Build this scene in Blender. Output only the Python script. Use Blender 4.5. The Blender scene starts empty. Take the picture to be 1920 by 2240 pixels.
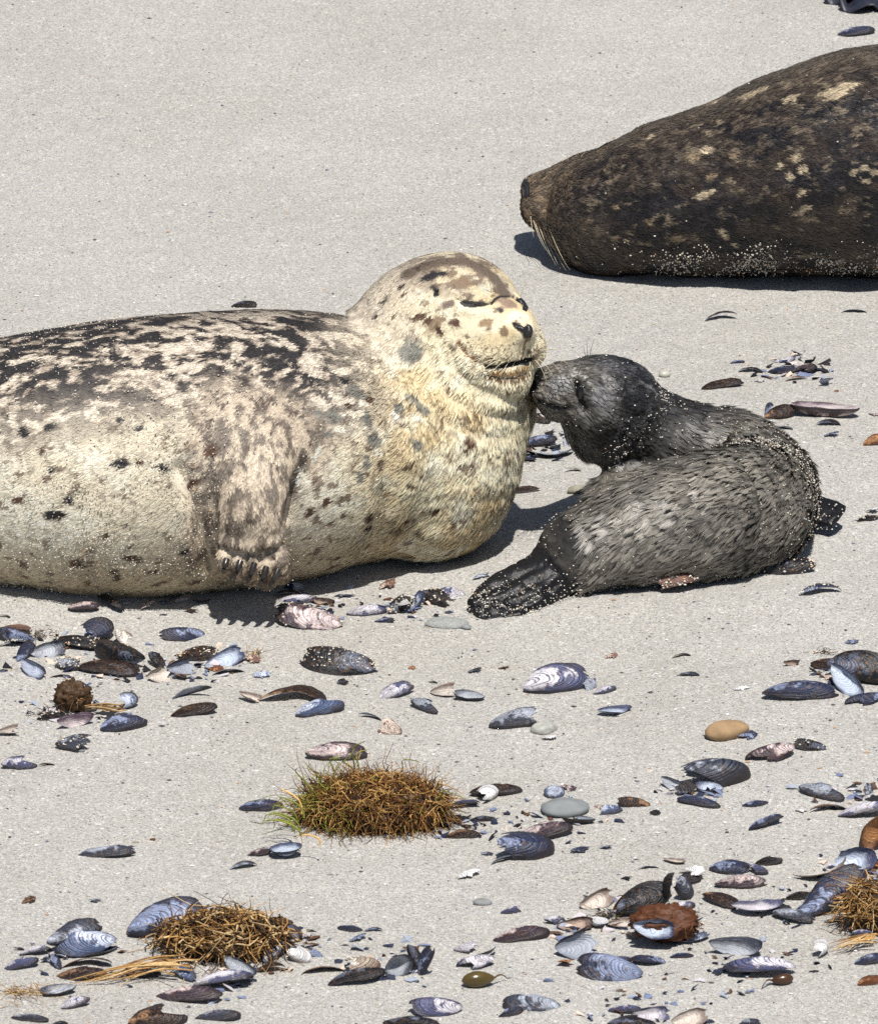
import bpy, math, random
import numpy as np
from mathutils import Vector, Matrix
from mathutils.bvhtree import BVHTree
from mathutils.kdtree import KDTree

# ------------------------------------------------------------------ camera, sky, sun, exposure
PITCH = math.radians(22.0)
DIST = 14.0
FPX = 1300.0 * DIST                      # focal length in photograph pixels (photograph 1920 x 2240)
CP, SP = math.cos(PITCH), math.sin(PITCH)
CAM = np.array([0.0, -DIST * CP, DIST * SP])
FWD = np.array([0.0, CP, -SP]); UPV = np.array([0.0, SP, CP]); RGT = np.array([1.0, 0.0, 0.0])

scene = bpy.context.scene
col = scene.collection
cam_data = bpy.data.cameras.new("camera")
cam_data.sensor_fit = 'HORIZONTAL'; cam_data.sensor_width = 36.0
cam_data.lens = 36.0 * FPX / 1920.0
cam_data.clip_start = 0.1; cam_data.clip_end = 2000.0
cam = bpy.data.objects.new("camera", cam_data); col.objects.link(cam)
cam.location = CAM
cam.rotation_euler = (math.radians(90) - PITCH, 0, 0)
scene.camera = cam
cam_data.dof.use_dof = True
cam_data.dof.focus_distance = 14.0
cam_data.dof.aperture_fstop = 32.0

SUN_EL, SUN_AZ = math.radians(67.5), math.radians(166)   # azimuth measured from +Y (away from camera) towards +X (right)
sun_vec = Vector((math.cos(SUN_EL) * math.sin(SUN_AZ), math.cos(SUN_EL) * math.cos(SUN_AZ), math.sin(SUN_EL)))
world = bpy.data.worlds.new("World"); scene.world = world; world.use_nodes = True
wn = world.node_tree.nodes; wl = world.node_tree.links
sky = wn.new('ShaderNodeTexSky'); sky.sky_type = 'NISHITA'; sky.sun_disc = False
sky.sun_elevation = SUN_EL; sky.sun_rotation = SUN_AZ
bg = wn['Background']; bg.inputs['Strength'].default_value = 0.055
wl.new(sky.outputs[0], bg.inputs['Color'])
sun_data = bpy.data.lights.new("sun", 'SUN'); sun_data.energy = 5.0; sun_data.angle = math.radians(0.53)
sun_data.color = (1.0, 0.96, 0.90)
sun = bpy.data.objects.new("sun", sun_data); col.objects.link(sun)
sun.rotation_euler = sun_vec.to_track_quat('Z', 'Y').to_euler()
sun.location = (3, 3, 8)
scene.view_settings.view_transform = 'Standard'; scene.view_settings.look = 'None'
scene.view_settings.gamma = 1.0; scene.view_settings.use_curve_mapping = False
scene.view_settings.exposure = 0.18
scene.cycles.use_denoising = False
scene.cycles.max_bounces = 6
scene.cycles.diffuse_bounces = 3

rng = np.random.default_rng(7)
random.seed(7)

# ------------------------------------------------------------------ pixels <-> places
def ray(px, py):
    return FWD + RGT * ((px - 960.0) / FPX) + UPV * ((1120.0 - py) / FPX)
def at_z(px, py, z=0.0):
    d = ray(px, py); return CAM + d * ((z - CAM[2]) / d[2])
def at_y(px, py, y):
    d = ray(px, py); return CAM + d * ((y - CAM[1]) / d[1])
def proj(p):
    q = np.asarray(p, float) - CAM
    w = q @ FWD
    return np.stack([960 + FPX * (q @ RGT) / w, 1120 - FPX * (q @ UPV) / w], -1)
def px_scale(p):
    return FPX / ((np.asarray(p, float) - CAM) @ FWD)      # pixels per metre at a place

# ------------------------------------------------------------------ noise in numpy
def _hash(ix, iy, iz, seed):
    h = (ix.astype(np.uint32) * np.uint32(374761393) + iy.astype(np.uint32) * np.uint32(668265263)
         + iz.astype(np.uint32) * np.uint32(2147483647) + np.uint32((seed * 1274126177) & 0xffffffff))
    h = (h ^ (h >> np.uint32(13))) * np.uint32(1274126177)
    h = (h ^ (h >> np.uint32(16))) * np.uint32(2246822519)
    h = h ^ (h >> np.uint32(15))
    return h.astype(np.float64) / 4294967295.0
def vnoise(p, seed=0):
    p = np.asarray(p, float); i = np.floor(p).astype(np.int64); f = p - i
    f = f * f * f * (f * (f * 6 - 15) + 10)
    r = 0.0
    for dx in (0, 1):
        wx = f[:, 0] if dx else 1 - f[:, 0]
        for dy in (0, 1):
            wy = f[:, 1] if dy else 1 - f[:, 1]
            for dz in (0, 1):
                wz = f[:, 2] if dz else 1 - f[:, 2]
                r = r + wx * wy * wz * _hash(i[:, 0] + dx, i[:, 1] + dy, i[:, 2] + dz, seed)
    return r
def fbm(p, octaves=3, seed=0, gain=0.5):
    s = 0.0; a = 1.0; t = 0.0; q = np.asarray(p, float)
    for o in range(octaves):
        s = s + a * vnoise(q + 17.3 * o, seed + o); t += a; a *= gain; q = q * 2.03
    return s / t
def sstep(a, b, x):
    t = np.clip((x - a) / (b - a), 0, 1); return t * t * (3 - 2 * t)
def mix(a, b, t):
    t = np.asarray(t, float)
    if t.ndim: t = t[:, None]
    return a * (1 - t) + b * t
def nrm(v):
    v = np.asarray(v, float); return v / np.maximum(np.linalg.norm(v, axis=-1, keepdims=True), 1e-12)

# ------------------------------------------------------------------ signed distance modelling
def smin(a, b, k):
    h = np.clip(0.5 + 0.5 * (b - a) / k, 0, 1)
    return b * (1 - h) + a * h - k * h * (1 - h)
def catmull(P, n):
    P = np.asarray(P, float); m = len(P)
    Q = np.vstack([2 * P[0] - P[1], P, 2 * P[-1] - P[-2]])
    t = np.linspace(0, m - 1, n); i = np.minimum(t.astype(int), m - 2); f = (t - i)[:, None]
    p0, p1, p2, p3 = Q[i], Q[i + 1], Q[i + 2], Q[i + 3]
    return 0.5 * ((2 * p1) + (-p0 + p2) * f + (2 * p0 - 5 * p1 + 4 * p2 - p3) * f ** 2 + (-p0 + 3 * p1 - 3 * p2 + p3) * f ** 3)
class Tube:
    """an elliptical tube along a smooth spine: stations of (point, half-width, half-height)"""
    def __init__(s, pts, a, b, up=(0, 0, 1), n=44):
        s.c = catmull(pts, n); s.a = np.maximum(catmull(np.array(a)[:, None], n)[:, 0], 0.002)
        s.b = np.maximum(catmull(np.array(b)[:, None], n)[:, 0], 0.002)
        s.t = nrm(np.gradient(s.c, axis=0)); up = np.asarray(up, float)
        ups = np.broadcast_to(up, s.c.shape) if up.ndim == 1 else catmull(up, n)
        s.s = nrm(np.cross(s.t, ups)); s.u = nrm(np.cross(s.s, s.t))
    def near(s, p):
        N = len(p); idx = np.empty(N, int); frac = np.zeros(N)
        c2 = (s.c ** 2).sum(1)
        for k in range(0, N, 200000):
            q = p[k:k + 200000]; d = c2[None] - 2 * q @ s.c.T
            idx[k:k + 200000] = d.argmin(1)
        n = len(s.c)
        i0 = np.clip(idx, 0, n - 2); best = None
        for off in (-1, 0):
            i = np.clip(idx + off, 0, n - 2); A = s.c[i]; B = s.c[i + 1]; ab = B - A
            f = np.clip(((p - A) * ab).sum(1) / np.maximum((ab * ab).sum(1), 1e-12), 0, 1)
            d = ((p - A - ab * f[:, None]) ** 2).sum(1)
            if best is None: best, ib, fb = d, i, f
            else:
                m = d < best; ib = np.where(m, i, ib); fb = np.where(m, f, fb)
        return ib, fb
    def lerp(s, arr, i, f):
        if arr.ndim > 1: f = f[:, None]
        return arr[i] * (1 - f) + arr[i + 1] * f
    def sdf(s, p):
        i, f = s.near(p)
        c = s.lerp(s.c, i, f); a = s.lerp(s.a, i, f); b = s.lerp(s.b, i, f)
        S = s.lerp(s.s, i, f); U = s.lerp(s.u, i, f); T = s.lerp(s.t, i, f)
        q = p - c; x = (q * S).sum(1); y = (q * U).sum(1); w = (q * T).sum(1); mn = np.minimum(a, b)
        k = np.sqrt((x / a) ** 2 + (y / b) ** 2 + (w / mn) ** 2) + 1e-9
        g = np.sqrt((x / a ** 2) ** 2 + (y / b ** 2) ** 2 + (w / mn ** 2) ** 2) + 1e-9
        return k * (k - 1) / g
def trace(fn, px, py, toward=0.0):
    """where the line of sight through a pixel meets a shape, moved a little towards the camera"""
    d = nrm(ray(px, py)); t = DIST - 1.5
    for _ in range(60):
        s = float(fn((CAM + d * t)[None])[0]); t += s * 0.8
        if abs(s) < 4e-4: break
    return CAM + d * (t - toward)
def ellip(p, c, r, R=None):
    q = p - np.asarray(c)
    if R is not None: q = q @ np.asarray(R).T
    r = np.asarray(r, float)
    k = np.sqrt(((q / r) ** 2).sum(1)) + 1e-9; g = np.sqrt(((q / r ** 2) ** 2).sum(1)) + 1e-9
    return k * (k - 1) / g
def axis(segments):
    """coordinates along one axis from (start, end, spacing) runs"""
    out = []
    for a, b, h in segments:
        n = max(2, int(round((b - a) / h)) + 1); out.append(np.linspace(a, b, n)[(1 if out else 0):])
    return np.concatenate(out)
def mesh_sdf(fn, xs, ys, zs, step=4):
    """surface nets over a rectilinear grid; only blocks near the surface are sampled finely"""
    nx, ny, nz = len(xs), len(ys), len(zs)
    cx, cy, cz = [np.unique(np.append(np.arange(0, n, step), n - 1)) for n in (nx, ny, nz)]
    G = np.stack(np.meshgrid(xs[cx], ys[cy], zs[cz], indexing='ij'), -1)
    D = fn(G.reshape(-1, 3)).reshape(G.shape[:3])
    F = np.empty((nx, ny, nz), np.float32)
    F[:] = D[np.ix_(np.searchsorted(cx, np.arange(nx), 'right') - 1,
                    np.searchsorted(cy, np.arange(ny), 'right') - 1,
                    np.searchsorted(cz, np.arange(nz), 'right') - 1)]
    def span(v, c):
        g = np.diff(v[c]); return np.maximum(np.append(g, g[-1]), np.insert(g, 0, g[0]))
    near = np.abs(D) < 0.95 * np.sqrt(span(xs, cx)[:, None, None] ** 2 + span(ys, cy)[None, :, None] ** 2 + span(zs, cz)[None, None] ** 2)
    act = np.zeros((len(cx) - 1, len(cy) - 1, len(cz) - 1), bool)
    for a in (0, 1):
        for b in (0, 1):
            for c in (0, 1):
                act |= near[a:a + act.shape[0], b:b + act.shape[1], c:c + act.shape[2]]
    fine = np.zeros((nx, ny, nz), bool)
    for i, j, k in np.argwhere(act):
        fine[cx[i]:cx[i + 1] + 1, cy[j]:cy[j + 1] + 1, cz[k]:cz[k + 1] + 1] = True
    ii = np.argwhere(fine)
    F[ii[:, 0], ii[:, 1], ii[:, 2]] = fn(np.stack([xs[ii[:, 0]], ys[ii[:, 1]], zs[ii[:, 2]]], -1))
    S = F < 0
    cnt = np.zeros((nx - 1, ny - 1, nz - 1), np.int8)
    for a in (0, 1):
        for b in (0, 1):
            for c in (0, 1):
                cnt += S[a:nx - 1 + a, b:ny - 1 + b, c:nz - 1 + c]
    cells = np.argwhere((cnt > 0) & (cnt < 8))
    vid = np.full(cnt.shape, -1, np.int32); vid[tuple(cells.T)] = np.arange(len(cells))
    acc = np.zeros((len(cells), 3)); num = np.zeros(len(cells))
    corners = [(a, b, c) for a in (0, 1) for b in (0, 1) for c in (0, 1)]
    def P(o): return np.stack([xs[cells[:, 0] + o[0]], ys[cells[:, 1] + o[1]], zs[cells[:, 2] + o[2]]], -1)
    for o in corners:
        for ax in range(3):
            if o[ax]: continue
            o2 = list(o); o2[ax] = 1
            f0 = F[cells[:, 0] + o[0], cells[:, 1] + o[1], cells[:, 2] + o[2]].astype(float)
            f1 = F[cells[:, 0] + o2[0], cells[:, 1] + o2[1], cells[:, 2] + o2[2]].astype(float)
            m = (f0 < 0) != (f1 < 0)
            t = np.where(m, f0 / np.where(m, f0 - f1, 1), 0)
            q = P(o) * (1 - t[:, None]) + P(o2) * t[:, None]
            acc += np.where(m[:, None], q, 0); num += m
    V = acc / num[:, None]
    quads = []
    for ax in range(3):
        sl0 = [slice(None)] * 3; sl1 = [slice(None)] * 3
        sl0[ax] = slice(0, -1); sl1[ax] = slice(1, None)
        A = S[tuple(sl0)]; B = S[tuple(sl1)]
        e = np.argwhere(A != B)
        u, v = [(1, 2), (2, 0), (0, 1)][ax]
        dims = cnt.shape
        ok = (e[:, u] > 0) & (e[:, v] > 0) & (e[:, u] < dims[u]) & (e[:, v] < dims[v]); e = e[ok]
        def cell(du, dv):
            q = e.copy(); q[:, u] -= du; q[:, v] -= dv; return vid[q[:, 0], q[:, 1], q[:, 2]]
        quad = np.stack([cell(1, 1), cell(0, 1), cell(0, 0), cell(1, 0)], -1)
        inside = A[tuple(e.T)]
        quad = np.where(inside[:, None], quad, quad[:, ::-1]); quads.append(quad)
    Q = np.concatenate(quads); Q = Q[(Q >= 0).all(1)]
    d, n = grad(fn, V); V = V - n * np.clip(d, -0.006, 0.006)[:, None]      # settle the points on the true surface
    return V, Q, n
def grad(fn, V, e=0.0012):
    d = fn(V)
    g = np.stack([fn(V + e * np.eye(3)[k]) - d for k in range(3)], -1) / e
    L = np.linalg.norm(g, axis=1) + 1e-9
    return d / L, g / L[:, None]

# ------------------------------------------------------------------ meshes and objects
def np_mesh(name, V, faces, smooth=True, colors=None, attrs=None):
    """faces: array (n,3) or (n,4), or a list of such arrays"""
    me = bpy.data.meshes.new(name)
    fl = faces if isinstance(faces, list) else [faces]
    fl = [np.asarray(f) for f in fl if len(f)]
    nl = sum(f.size for f in fl); nf = sum(len(f) for f in fl)
    me.vertices.add(len(V)); me.vertices.foreach_set('co', np.asarray(V, np.float32).ravel())
    me.loops.add(nl); me.loops.foreach_set('vertex_index', np.concatenate([f.ravel() for f in fl]).astype(np.int32))
    me.polygons.add(nf)
    tot = np.concatenate([np.full(len(f), f.shape[1]) for f in fl]).astype(np.int32)
    me.polygons.foreach_set('loop_start', np.concatenate([[0], np.cumsum(tot)[:-1]]).astype(np.int32))
    try: me.polygons.foreach_set('loop_total', tot)
    except Exception: pass
    me.polygons.foreach_set('use_smooth', np.full(nf, smooth))
    if colors is not None:
        at = me.attributes.new('coat', 'FLOAT_COLOR', 'POINT')
        at.data.foreach_set('color', np.concatenate([colors, np.ones((len(V), 1))], 1).astype(np.float32).ravel())
    for k, v in (attrs or {}).items():
        at = me.attributes.new(k, 'FLOAT', 'POINT'); at.data.foreach_set('value', np.asarray(v, np.float32))
    me.update(calc_edges=True); me.validate()
    return me
def obj(name, me, mat=None, parent=None, kind=None):
    o = bpy.data.objects.new(name, me); col.objects.link(o)
    if mat is not None and me is not None and len(me.materials) == 0: me.materials.append(mat)
    if parent is not None: o.parent = parent
    if kind: o['kind'] = kind
    return o
def tag(o, label, cat, group=None):
    o['label'] = label; o['category'] = cat
    if group: o['group'] = group
    return o
def empty(name, loc=(0, 0, 0)):
    o = bpy.data.objects.new(name, None); col.objects.link(o); o.location = loc; o.empty_display_size = 0.05
    return o
class Bag:
    """collects pieces into one mesh"""
    def __init__(s): s.V = []; s.F3 = []; s.F4 = []; s.C = []; s.n = 0
    def add(s, V, F, C=None):
        V = np.asarray(V, float); F = np.asarray(F) + s.n
        s.V.append(V); (s.F3 if F.shape[1] == 3 else s.F4).append(F); s.n += len(V)
        if C is not None: s.C.append(np.broadcast_to(C, (len(V), 3)))
    def mesh(s, name, smooth=True):
        F = []
        if s.F3: F.append(np.concatenate(s.F3))
        if s.F4: F.append(np.concatenate(s.F4))
        return np_mesh(name, np.concatenate(s.V), F, smooth, np.concatenate(s.C) if s.C else None)
def tube_geo(pts, rad, sides=6, cap=True):
    pts = np.asarray(pts, float); rad = np.broadcast_to(np.asarray(rad, float), (len(pts),))
    t = nrm(np.gradient(pts, axis=0)); ref = np.array([0.31, 0.23, 0.92])
    s = nrm(np.cross(t, ref)); u = np.cross(s, t)
    ang = np.linspace(0, 2 * np.pi, sides, endpoint=False)
    V = (pts[:, None] + rad[:, None, None] * (np.cos(ang)[None, :, None] * s[:, None] + np.sin(ang)[None, :, None] * u[:, None])).reshape(-1, 3)
    i = np.arange(len(pts) - 1)[:, None] * sides; j = np.arange(sides)[None]; k = (j + 1) % sides
    F = np.stack([i + j, i + k, i + sides + k, i + sides + j], -1).reshape(-1, 4)
    return V, F

# ------------------------------------------------------------------ materials
def new_mat(name):
    m = bpy.data.materials.new(name); m.use_nodes = True
    nt = m.node_tree; b = nt.nodes['Principled BSDF']
    return m, nt, nt.nodes, nt.links, b
def N(nodes, kind, **kw):
    n = nodes.new(kind)
    for k, v in kw.items():
        if k in n.inputs: n.inputs[k].default_value = v
        else: setattr(n, k, v)
    return n
def ramp(nodes, stops, interp='LINEAR'):
    r = nodes.new('ShaderNodeValToRGB'); r.color_ramp.interpolation = interp
    e = r.color_ramp.elements
    while len(e) < len(stops): e.new(0.5)
    for i, (p, c) in enumerate(stops):
        e[i].position = p; e[i].color = (*c, 1) if len(c) == 3 else c
    return r
def mixc(nodes, links, fac, a, b, mode='MIX'):
    n = nodes.new('ShaderNodeMix'); n.data_type = 'RGBA'; n.blend_type = mode
    for s, v in ((0, fac), (6, a), (7, b)):
        if hasattr(v, 'is_output'): links.new(v, n.inputs[s])
        elif s == 0: n.inputs[0].default_value = v
        else: n.inputs[s].default_value = (*v, 1)
    return n.outputs[2]
def math_node(nodes, links, op, a, b=None, clamp=False):
    n = nodes.new('ShaderNodeMath'); n.operation = op; n.use_clamp = clamp
    for s, v in ((0, a), (1, b)):
        if v is None: continue
        if hasattr(v, 'is_output'): links.new(v, n.inputs[s])
        else: n.inputs[s].default_value = v
    return n.outputs[0]

def mat_attr(name, rough=0.55, spec=0.4, bump=0.0, scale=400, sheen=0.0, mottle=0.12):
    m, nt, nd, lk, b = new_mat(name)
    a = N(nd, 'ShaderNodeAttribute', attribute_name='coat')
    tc = N(nd, 'ShaderNodeTexCoord')
    no = N(nd, 'ShaderNodeTexNoise', Scale=scale, Detail=2.0)
    lk.new(tc.outputs['Object'], no.inputs['Vector'])
    mr = N(nd, 'ShaderNodeMapRange'); lk.new(no.outputs['Fac'], mr.inputs['Value'])
    mr.inputs['From Min'].default_value = 0.25; mr.inputs['From Max'].default_value = 0.75
    mr.inputs['To Min'].default_value = 1 - mottle; mr.inputs['To Max'].default_value = 1 + mottle
    mu = N(nd, 'ShaderNodeVectorMath', operation='SCALE')
    lk.new(a.outputs['Color'], mu.inputs[0]); lk.new(mr.outputs[0], mu.inputs['Scale'])
    lk.new(mu.outputs[0], b.inputs['Base Color'])
    b.inputs['Roughness'].default_value = rough; b.inputs['Specular IOR Level'].default_value = spec
    if sheen: b.inputs['Sheen Weight'].default_value = sheen
    if bump:
        bp = N(nd, 'ShaderNodeBump', Strength=bump, Distance=0.002); lk.new(no.outputs['Fac'], bp.inputs['Height'])
        lk.new(bp.outputs[0], b.inputs['Normal'])
    return m
def mat_plain(name, color, rough=0.5, spec=0.5, var=0.25, scale=80, bump=0.2, dist=0.002):
    m, nt, nd, lk, b = new_mat(name)
    tc = N(nd, 'ShaderNodeTexCoord'); oi = N(nd, 'ShaderNodeObjectInfo')
    ad = N(nd, 'ShaderNodeVectorMath', operation='ADD'); lk.new(tc.outputs['Object'], ad.inputs[0]); lk.new(oi.outputs['Random'], ad.inputs[1])
    no = N(nd, 'ShaderNodeTexNoise', Scale=scale, Detail=4.0); lk.new(ad.outputs[0], no.inputs['Vector'])
    lo = tuple(c * (1 - var) for c in color); hi = tuple(min(1, c * (1 + var)) for c in color)
    r = ramp(nd, [(0.3, lo), (0.7, hi)]); lk.new(no.outputs['Fac'], r.inputs[0]); lk.new(r.outputs[0], b.inputs['Base Color'])
    b.inputs['Roughness'].default_value = rough; b.inputs['Specular IOR Level'].default_value = spec
    bp = N(nd, 'ShaderNodeBump', Strength=bump, Distance=dist); lk.new(no.outputs['Fac'], bp.inputs['Height']); lk.new(bp.outputs[0], b.inputs['Normal'])
    return m

# ------------------------------------------------------------------ the beach
def ground_z(x, y):
    x = np.atleast_1d(np.asarray(x, float)); y = np.atleast_1d(np.asarray(y, float))
    p = np.stack([x, y, np.zeros_like(x)], -1)
    near = np.exp(-((x / 3.5) ** 2 + (y / 5) ** 2))
    z = 0.030 * (fbm(p * [1.6, 1.1, 1], 2, 11) - 0.5) * near + 0.014 * (fbm(p * [7, 5, 1], 3, 12) - 0.5) + 0.007 * (fbm(p * [30, 24, 1], 2, 13) - 0.5) * near
    z = z + 0.022 * np.exp(-(((x + 0.66) / 0.22) ** 2 + ((y + 0.40) / 0.10) ** 2))       # sand pushed up in front of the belly
    z = z + 0.010 * np.exp(-(((x - 0.33) / 0.30) ** 2 + ((y + 0.40) / 0.08) ** 2))
    return z
def gz(x, y): return float(ground_z(x, y)[0])

def sand_material():
    m, nt, nd, lk, b = new_mat('sand')
    tc = N(nd, 'ShaderNodeTexCoord')
    # grains: cells of random brightness at two sizes
    v1 = N(nd, 'ShaderNodeTexVoronoi', Scale=430.0); v2 = N(nd, 'ShaderNodeTexVoronoi', Scale=215.0)
    for v in (v1, v2): lk.new(tc.outputs['Object'], v.inputs['Vector'])
    s1 = N(nd, 'ShaderNodeSeparateColor'); lk.new(v1.outputs['Color'], s1.inputs[0])
    s2 = N(nd, 'ShaderNodeSeparateColor'); lk.new(v2.outputs['Color'], s2.inputs[0])
    r1 = ramp(nd, [(0.0, (0.10, 0.095, 0.095)), (0.06, (0.20, 0.19, 0.18)), (0.14, (0.38, 0.37, 0.35)), (0.55, (0.475, 0.462, 0.435)), (0.80, (0.53, 0.505, 0.46)), (0.93, (0.72, 0.71, 0.69))])
    lk.new(s1.outputs[0], r1.inputs[0])
    r2 = ramp(nd, [(0.0, (0.22, 0.21, 0.21)), (0.045, (0.42, 0.41, 0.39)), (0.5, (0.475, 0.462, 0.435)), (0.94, (0.52, 0.475, 0.40)), (0.97, (0.74, 0.73, 0.71))])
    lk.new(s2.outputs[1], r2.inputs[0])
    c = mixc(nd, lk, 0.42, r1.outputs[0], r2.outputs[0])
    # tone drifts across the beach
    n1 = N(nd, 'ShaderNodeTexNoise', Scale=2.2, Detail=4.0); lk.new(tc.outputs['Object'], n1.inputs['Vector'])
    rt = ramp(nd, [(0.35, (0.93, 0.925, 0.91)), (0.65, (1.0, 1.005, 1.01))]); lk.new(n1.outputs['Fac'], rt.inputs[0])
    c = mixc(nd, lk, 1.0, c, rt.outputs[0], 'MULTIPLY')
    lk.new(c, b.inputs['Base Color'])
    b.inputs['Roughness'].default_value = 0.85; b.inputs['Specular IOR Level'].default_value = 0.25
    n2 = N(nd, 'ShaderNodeTexNoise', Scale=210.0, Detail=3.0); lk.new(tc.outputs['Object'], n2.inputs['Vector'])
    h = math_node(nd, lk, 'ADD', math_node(nd, lk, 'MULTIPLY', v1.outputs['Distance'], -0.7), n2.outputs['Fac'])
    bp = N(nd, 'ShaderNodeBump', Strength=1.0, Distance=0.0030); lk.new(h, bp.inputs['Height']); lk.new(bp.outputs[0], b.inputs['Normal'])
    return m
SAND = sand_material()
gx = axis([(-400, -40, 60), (-40, -4, 6), (-4, -1.2, 0.2), (-1.2, 1.2, 0.0125), (1.2, 4, 0.2), (4, 40, 6), (40, 400, 60)])
gy = axis([(-60, -12, 8), (-12, -2.6, 0.6), (-2.6, 3.2, 0.015), (3.2, 8, 0.3), (8, 40, 4), (40, 500, 60)])
GX, GY = np.meshgrid(gx, gy, indexing='ij')
GV = np.stack([GX.ravel(), GY.ravel(), ground_z(GX.ravel(), GY.ravel())], -1)
nx_, ny_ = len(gx), len(gy)
ia, ja = np.meshgrid(np.arange(nx_ - 1), np.arange(ny_ - 1), indexing='ij')
q0 = (ia * ny_ + ja).ravel()
beach = obj('sand_ground', np_mesh('sand_ground', GV, np.stack([q0, q0 + ny_, q0 + ny_ + 1, q0 + 1], -1)), SAND, kind='structure')
beach['label'] = 'pale grey speckled beach sand'

# ------------------------------------------------------------------ seals: shared tools
def station(px, top, bot, ratio=1.08, sink=0.012, z=None):
    """centre and half-sizes of a body section whose outline spans rows top..bot at column px and that rests on the sand"""
    s = 1300.0
    for _ in range(4):
        H = (bot - top) / 2 / s; b = H / math.sqrt((ratio * SP) ** 2 + CP ** 2); zc = b - sink
        c = at_z(px, (top + bot) / 2, zc); s = px_scale(c)
    return c, ratio * b, b
def hits(bvh, pix):
    out = []
    for px, py in pix:
        d = ray(px, py); h = bvh.ray_cast(Vector(CAM), Vector(nrm(d)))
        if h[0] is not None: out.append(np.array(h[0]))
    return out
def polydist(V, pts, cut):
    pts = np.asarray(pts); seg = []
    for a, b in zip(pts[:-1], pts[1:]):
        n = max(2, int(np.linalg.norm(b - a) / 0.0015)); seg.append(a + (b - a) * np.linspace(0, 1, n)[:, None])
    P = np.concatenate(seg) if seg else pts
    d = np.full(len(V), 1e3)
    idx = np.where(((V > P.min(0) - cut) & (V < P.max(0) + cut)).all(1))[0]
    for k in range(0, len(idx), 4000):
        j = idx[k:k + 4000]; d[j] = np.sqrt(((V[j][:, None] - P[None]) ** 2).sum(-1).min(1))
    return d
def vnormals(V, Q):
    a, b, c, d = (V[Q[:, k]] for k in range(4)); fn = np.cross(c - a, d - b); n = np.zeros_like(V)
    for k in range(4): np.add.at(n, Q[:, k], fn)
    return nrm(n)
def grooves(V, n, bvh, items):
    """items: (pixels, width m, depth m); negative depth raises"""
    for pix, w, dep in items:
        pts = hits(bvh, pix)
        if len(pts) < 1: continue
        if len(pts) == 1: pts = pts * 2
        d = polydist(V, pts, w * 3); V = V - n * (dep * np.exp(-(d / w) ** 2))[:, None]
    return V
def in_poly(px, py, poly):
    px = np.asarray(px); ins = np.zeros(px.shape, bool); n = len(poly)
    for k in range(n):
        (x0, y0), (x1, y1) = poly[k], poly[(k + 1) % n]
        with np.errstate(divide='ignore', invalid='ignore'):
            ins ^= ((y0 > py) != (y1 > py)) & (px < (x1 - x0) * (py - y0) / (y1 - y0 + 1e-12) + x0)
    return ins
def patch(bvh, poly, lift, step=1.5, dome=5.0):
    """a small pad lying on the skin inside an outline, domed towards its middle"""
    P = np.array(poly, float); xs_ = np.arange(P[:, 0].min() - step, P[:, 0].max() + 2 * step, step); ys_ = np.arange(P[:, 1].min() - step, P[:, 1].max() + 2 * step, step)
    idx = {}; V = []
    for i, x in enumerate(xs_):
        for j, y in enumerate(ys_):
            if in_poly(np.array([x]), np.array([y]), poly)[0]:
                d = ray(x, y); h = bvh.ray_cast(Vector(CAM), Vector(nrm(d)))
                if h[0] is None: continue
                e = min(np.linalg.norm(np.array([x, y]) - (np.array(a) + (np.array(b_) - a) * np.clip(np.dot(np.array([x, y]) - a, np.array(b_) - a) / max(1e-9, np.dot(np.array(b_) - a, np.array(b_) - a)), 0, 1))) for a, b_ in zip(P, np.roll(P, -1, 0)))
                idx[i, j] = len(V); V.append(np.array(h[0]) + np.array(h[1]) * lift * (0.35 + 0.65 * min(1.0, e / dome)))
    F = [(idx[i, j], idx[i + 1, j], idx[i + 1, j + 1], idx[i, j + 1]) for (i, j) in idx if (i + 1, j) in idx and (i, j + 1) in idx and (i + 1, j + 1) in idx]
    return np.array(V), np.array(F)
class Marks:
    """coat marks: blotches given by place, size and colour"""
    def __init__(s): s.items = []
    def spot(s, bvh, px, py, r, color, stretch=1.0, ang=0.0, amt=1.0):
        h = hits(bvh, [(px, py)])
        if h:
            a = math.radians(ang); m = r / px_scale(h[0])
            u = np.array([math.cos(a), -0.35 * math.sin(a), math.sin(a)]); s.items.append(('s', h[0], nrm(u), m, stretch, np.array(color), amt))
    def line(s, bvh, pix, w, color, amt=1.0):
        h = hits(bvh, pix)
        if len(h) > 1: s.items.append(('l', np.array(h), None, w / px_scale(h[0]), 1, np.array(color), amt))
    def apply(s, P, C):
        wob = (fbm(P * 130, 2, 51) - 0.5)
        for kind, c, u, m, st, colr, amt in s.items:
            if kind == 's':
                q = P - c; ok = np.where((np.abs(q) < m * max(st, 1) * 2.2).all(1))[0]
                if not len(ok): continue
                q = q[ok]; al = q @ u; rest = np.sqrt(np.maximum((q * q).sum(1) - al ** 2, 0))
                d = np.sqrt((al / st) ** 2 + rest ** 2) / m + wob[ok] * 1.1
                C[ok] = mix(C[ok], colr, amt * (1 - sstep(0.65, 1.15, d)))
            else:
                d = polydist(P, c, m * 3) / m + wob * 0.5
                C[:] = mix(C, colr, amt * (1 - sstep(0.6, 1.3, d)))
        return C
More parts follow.
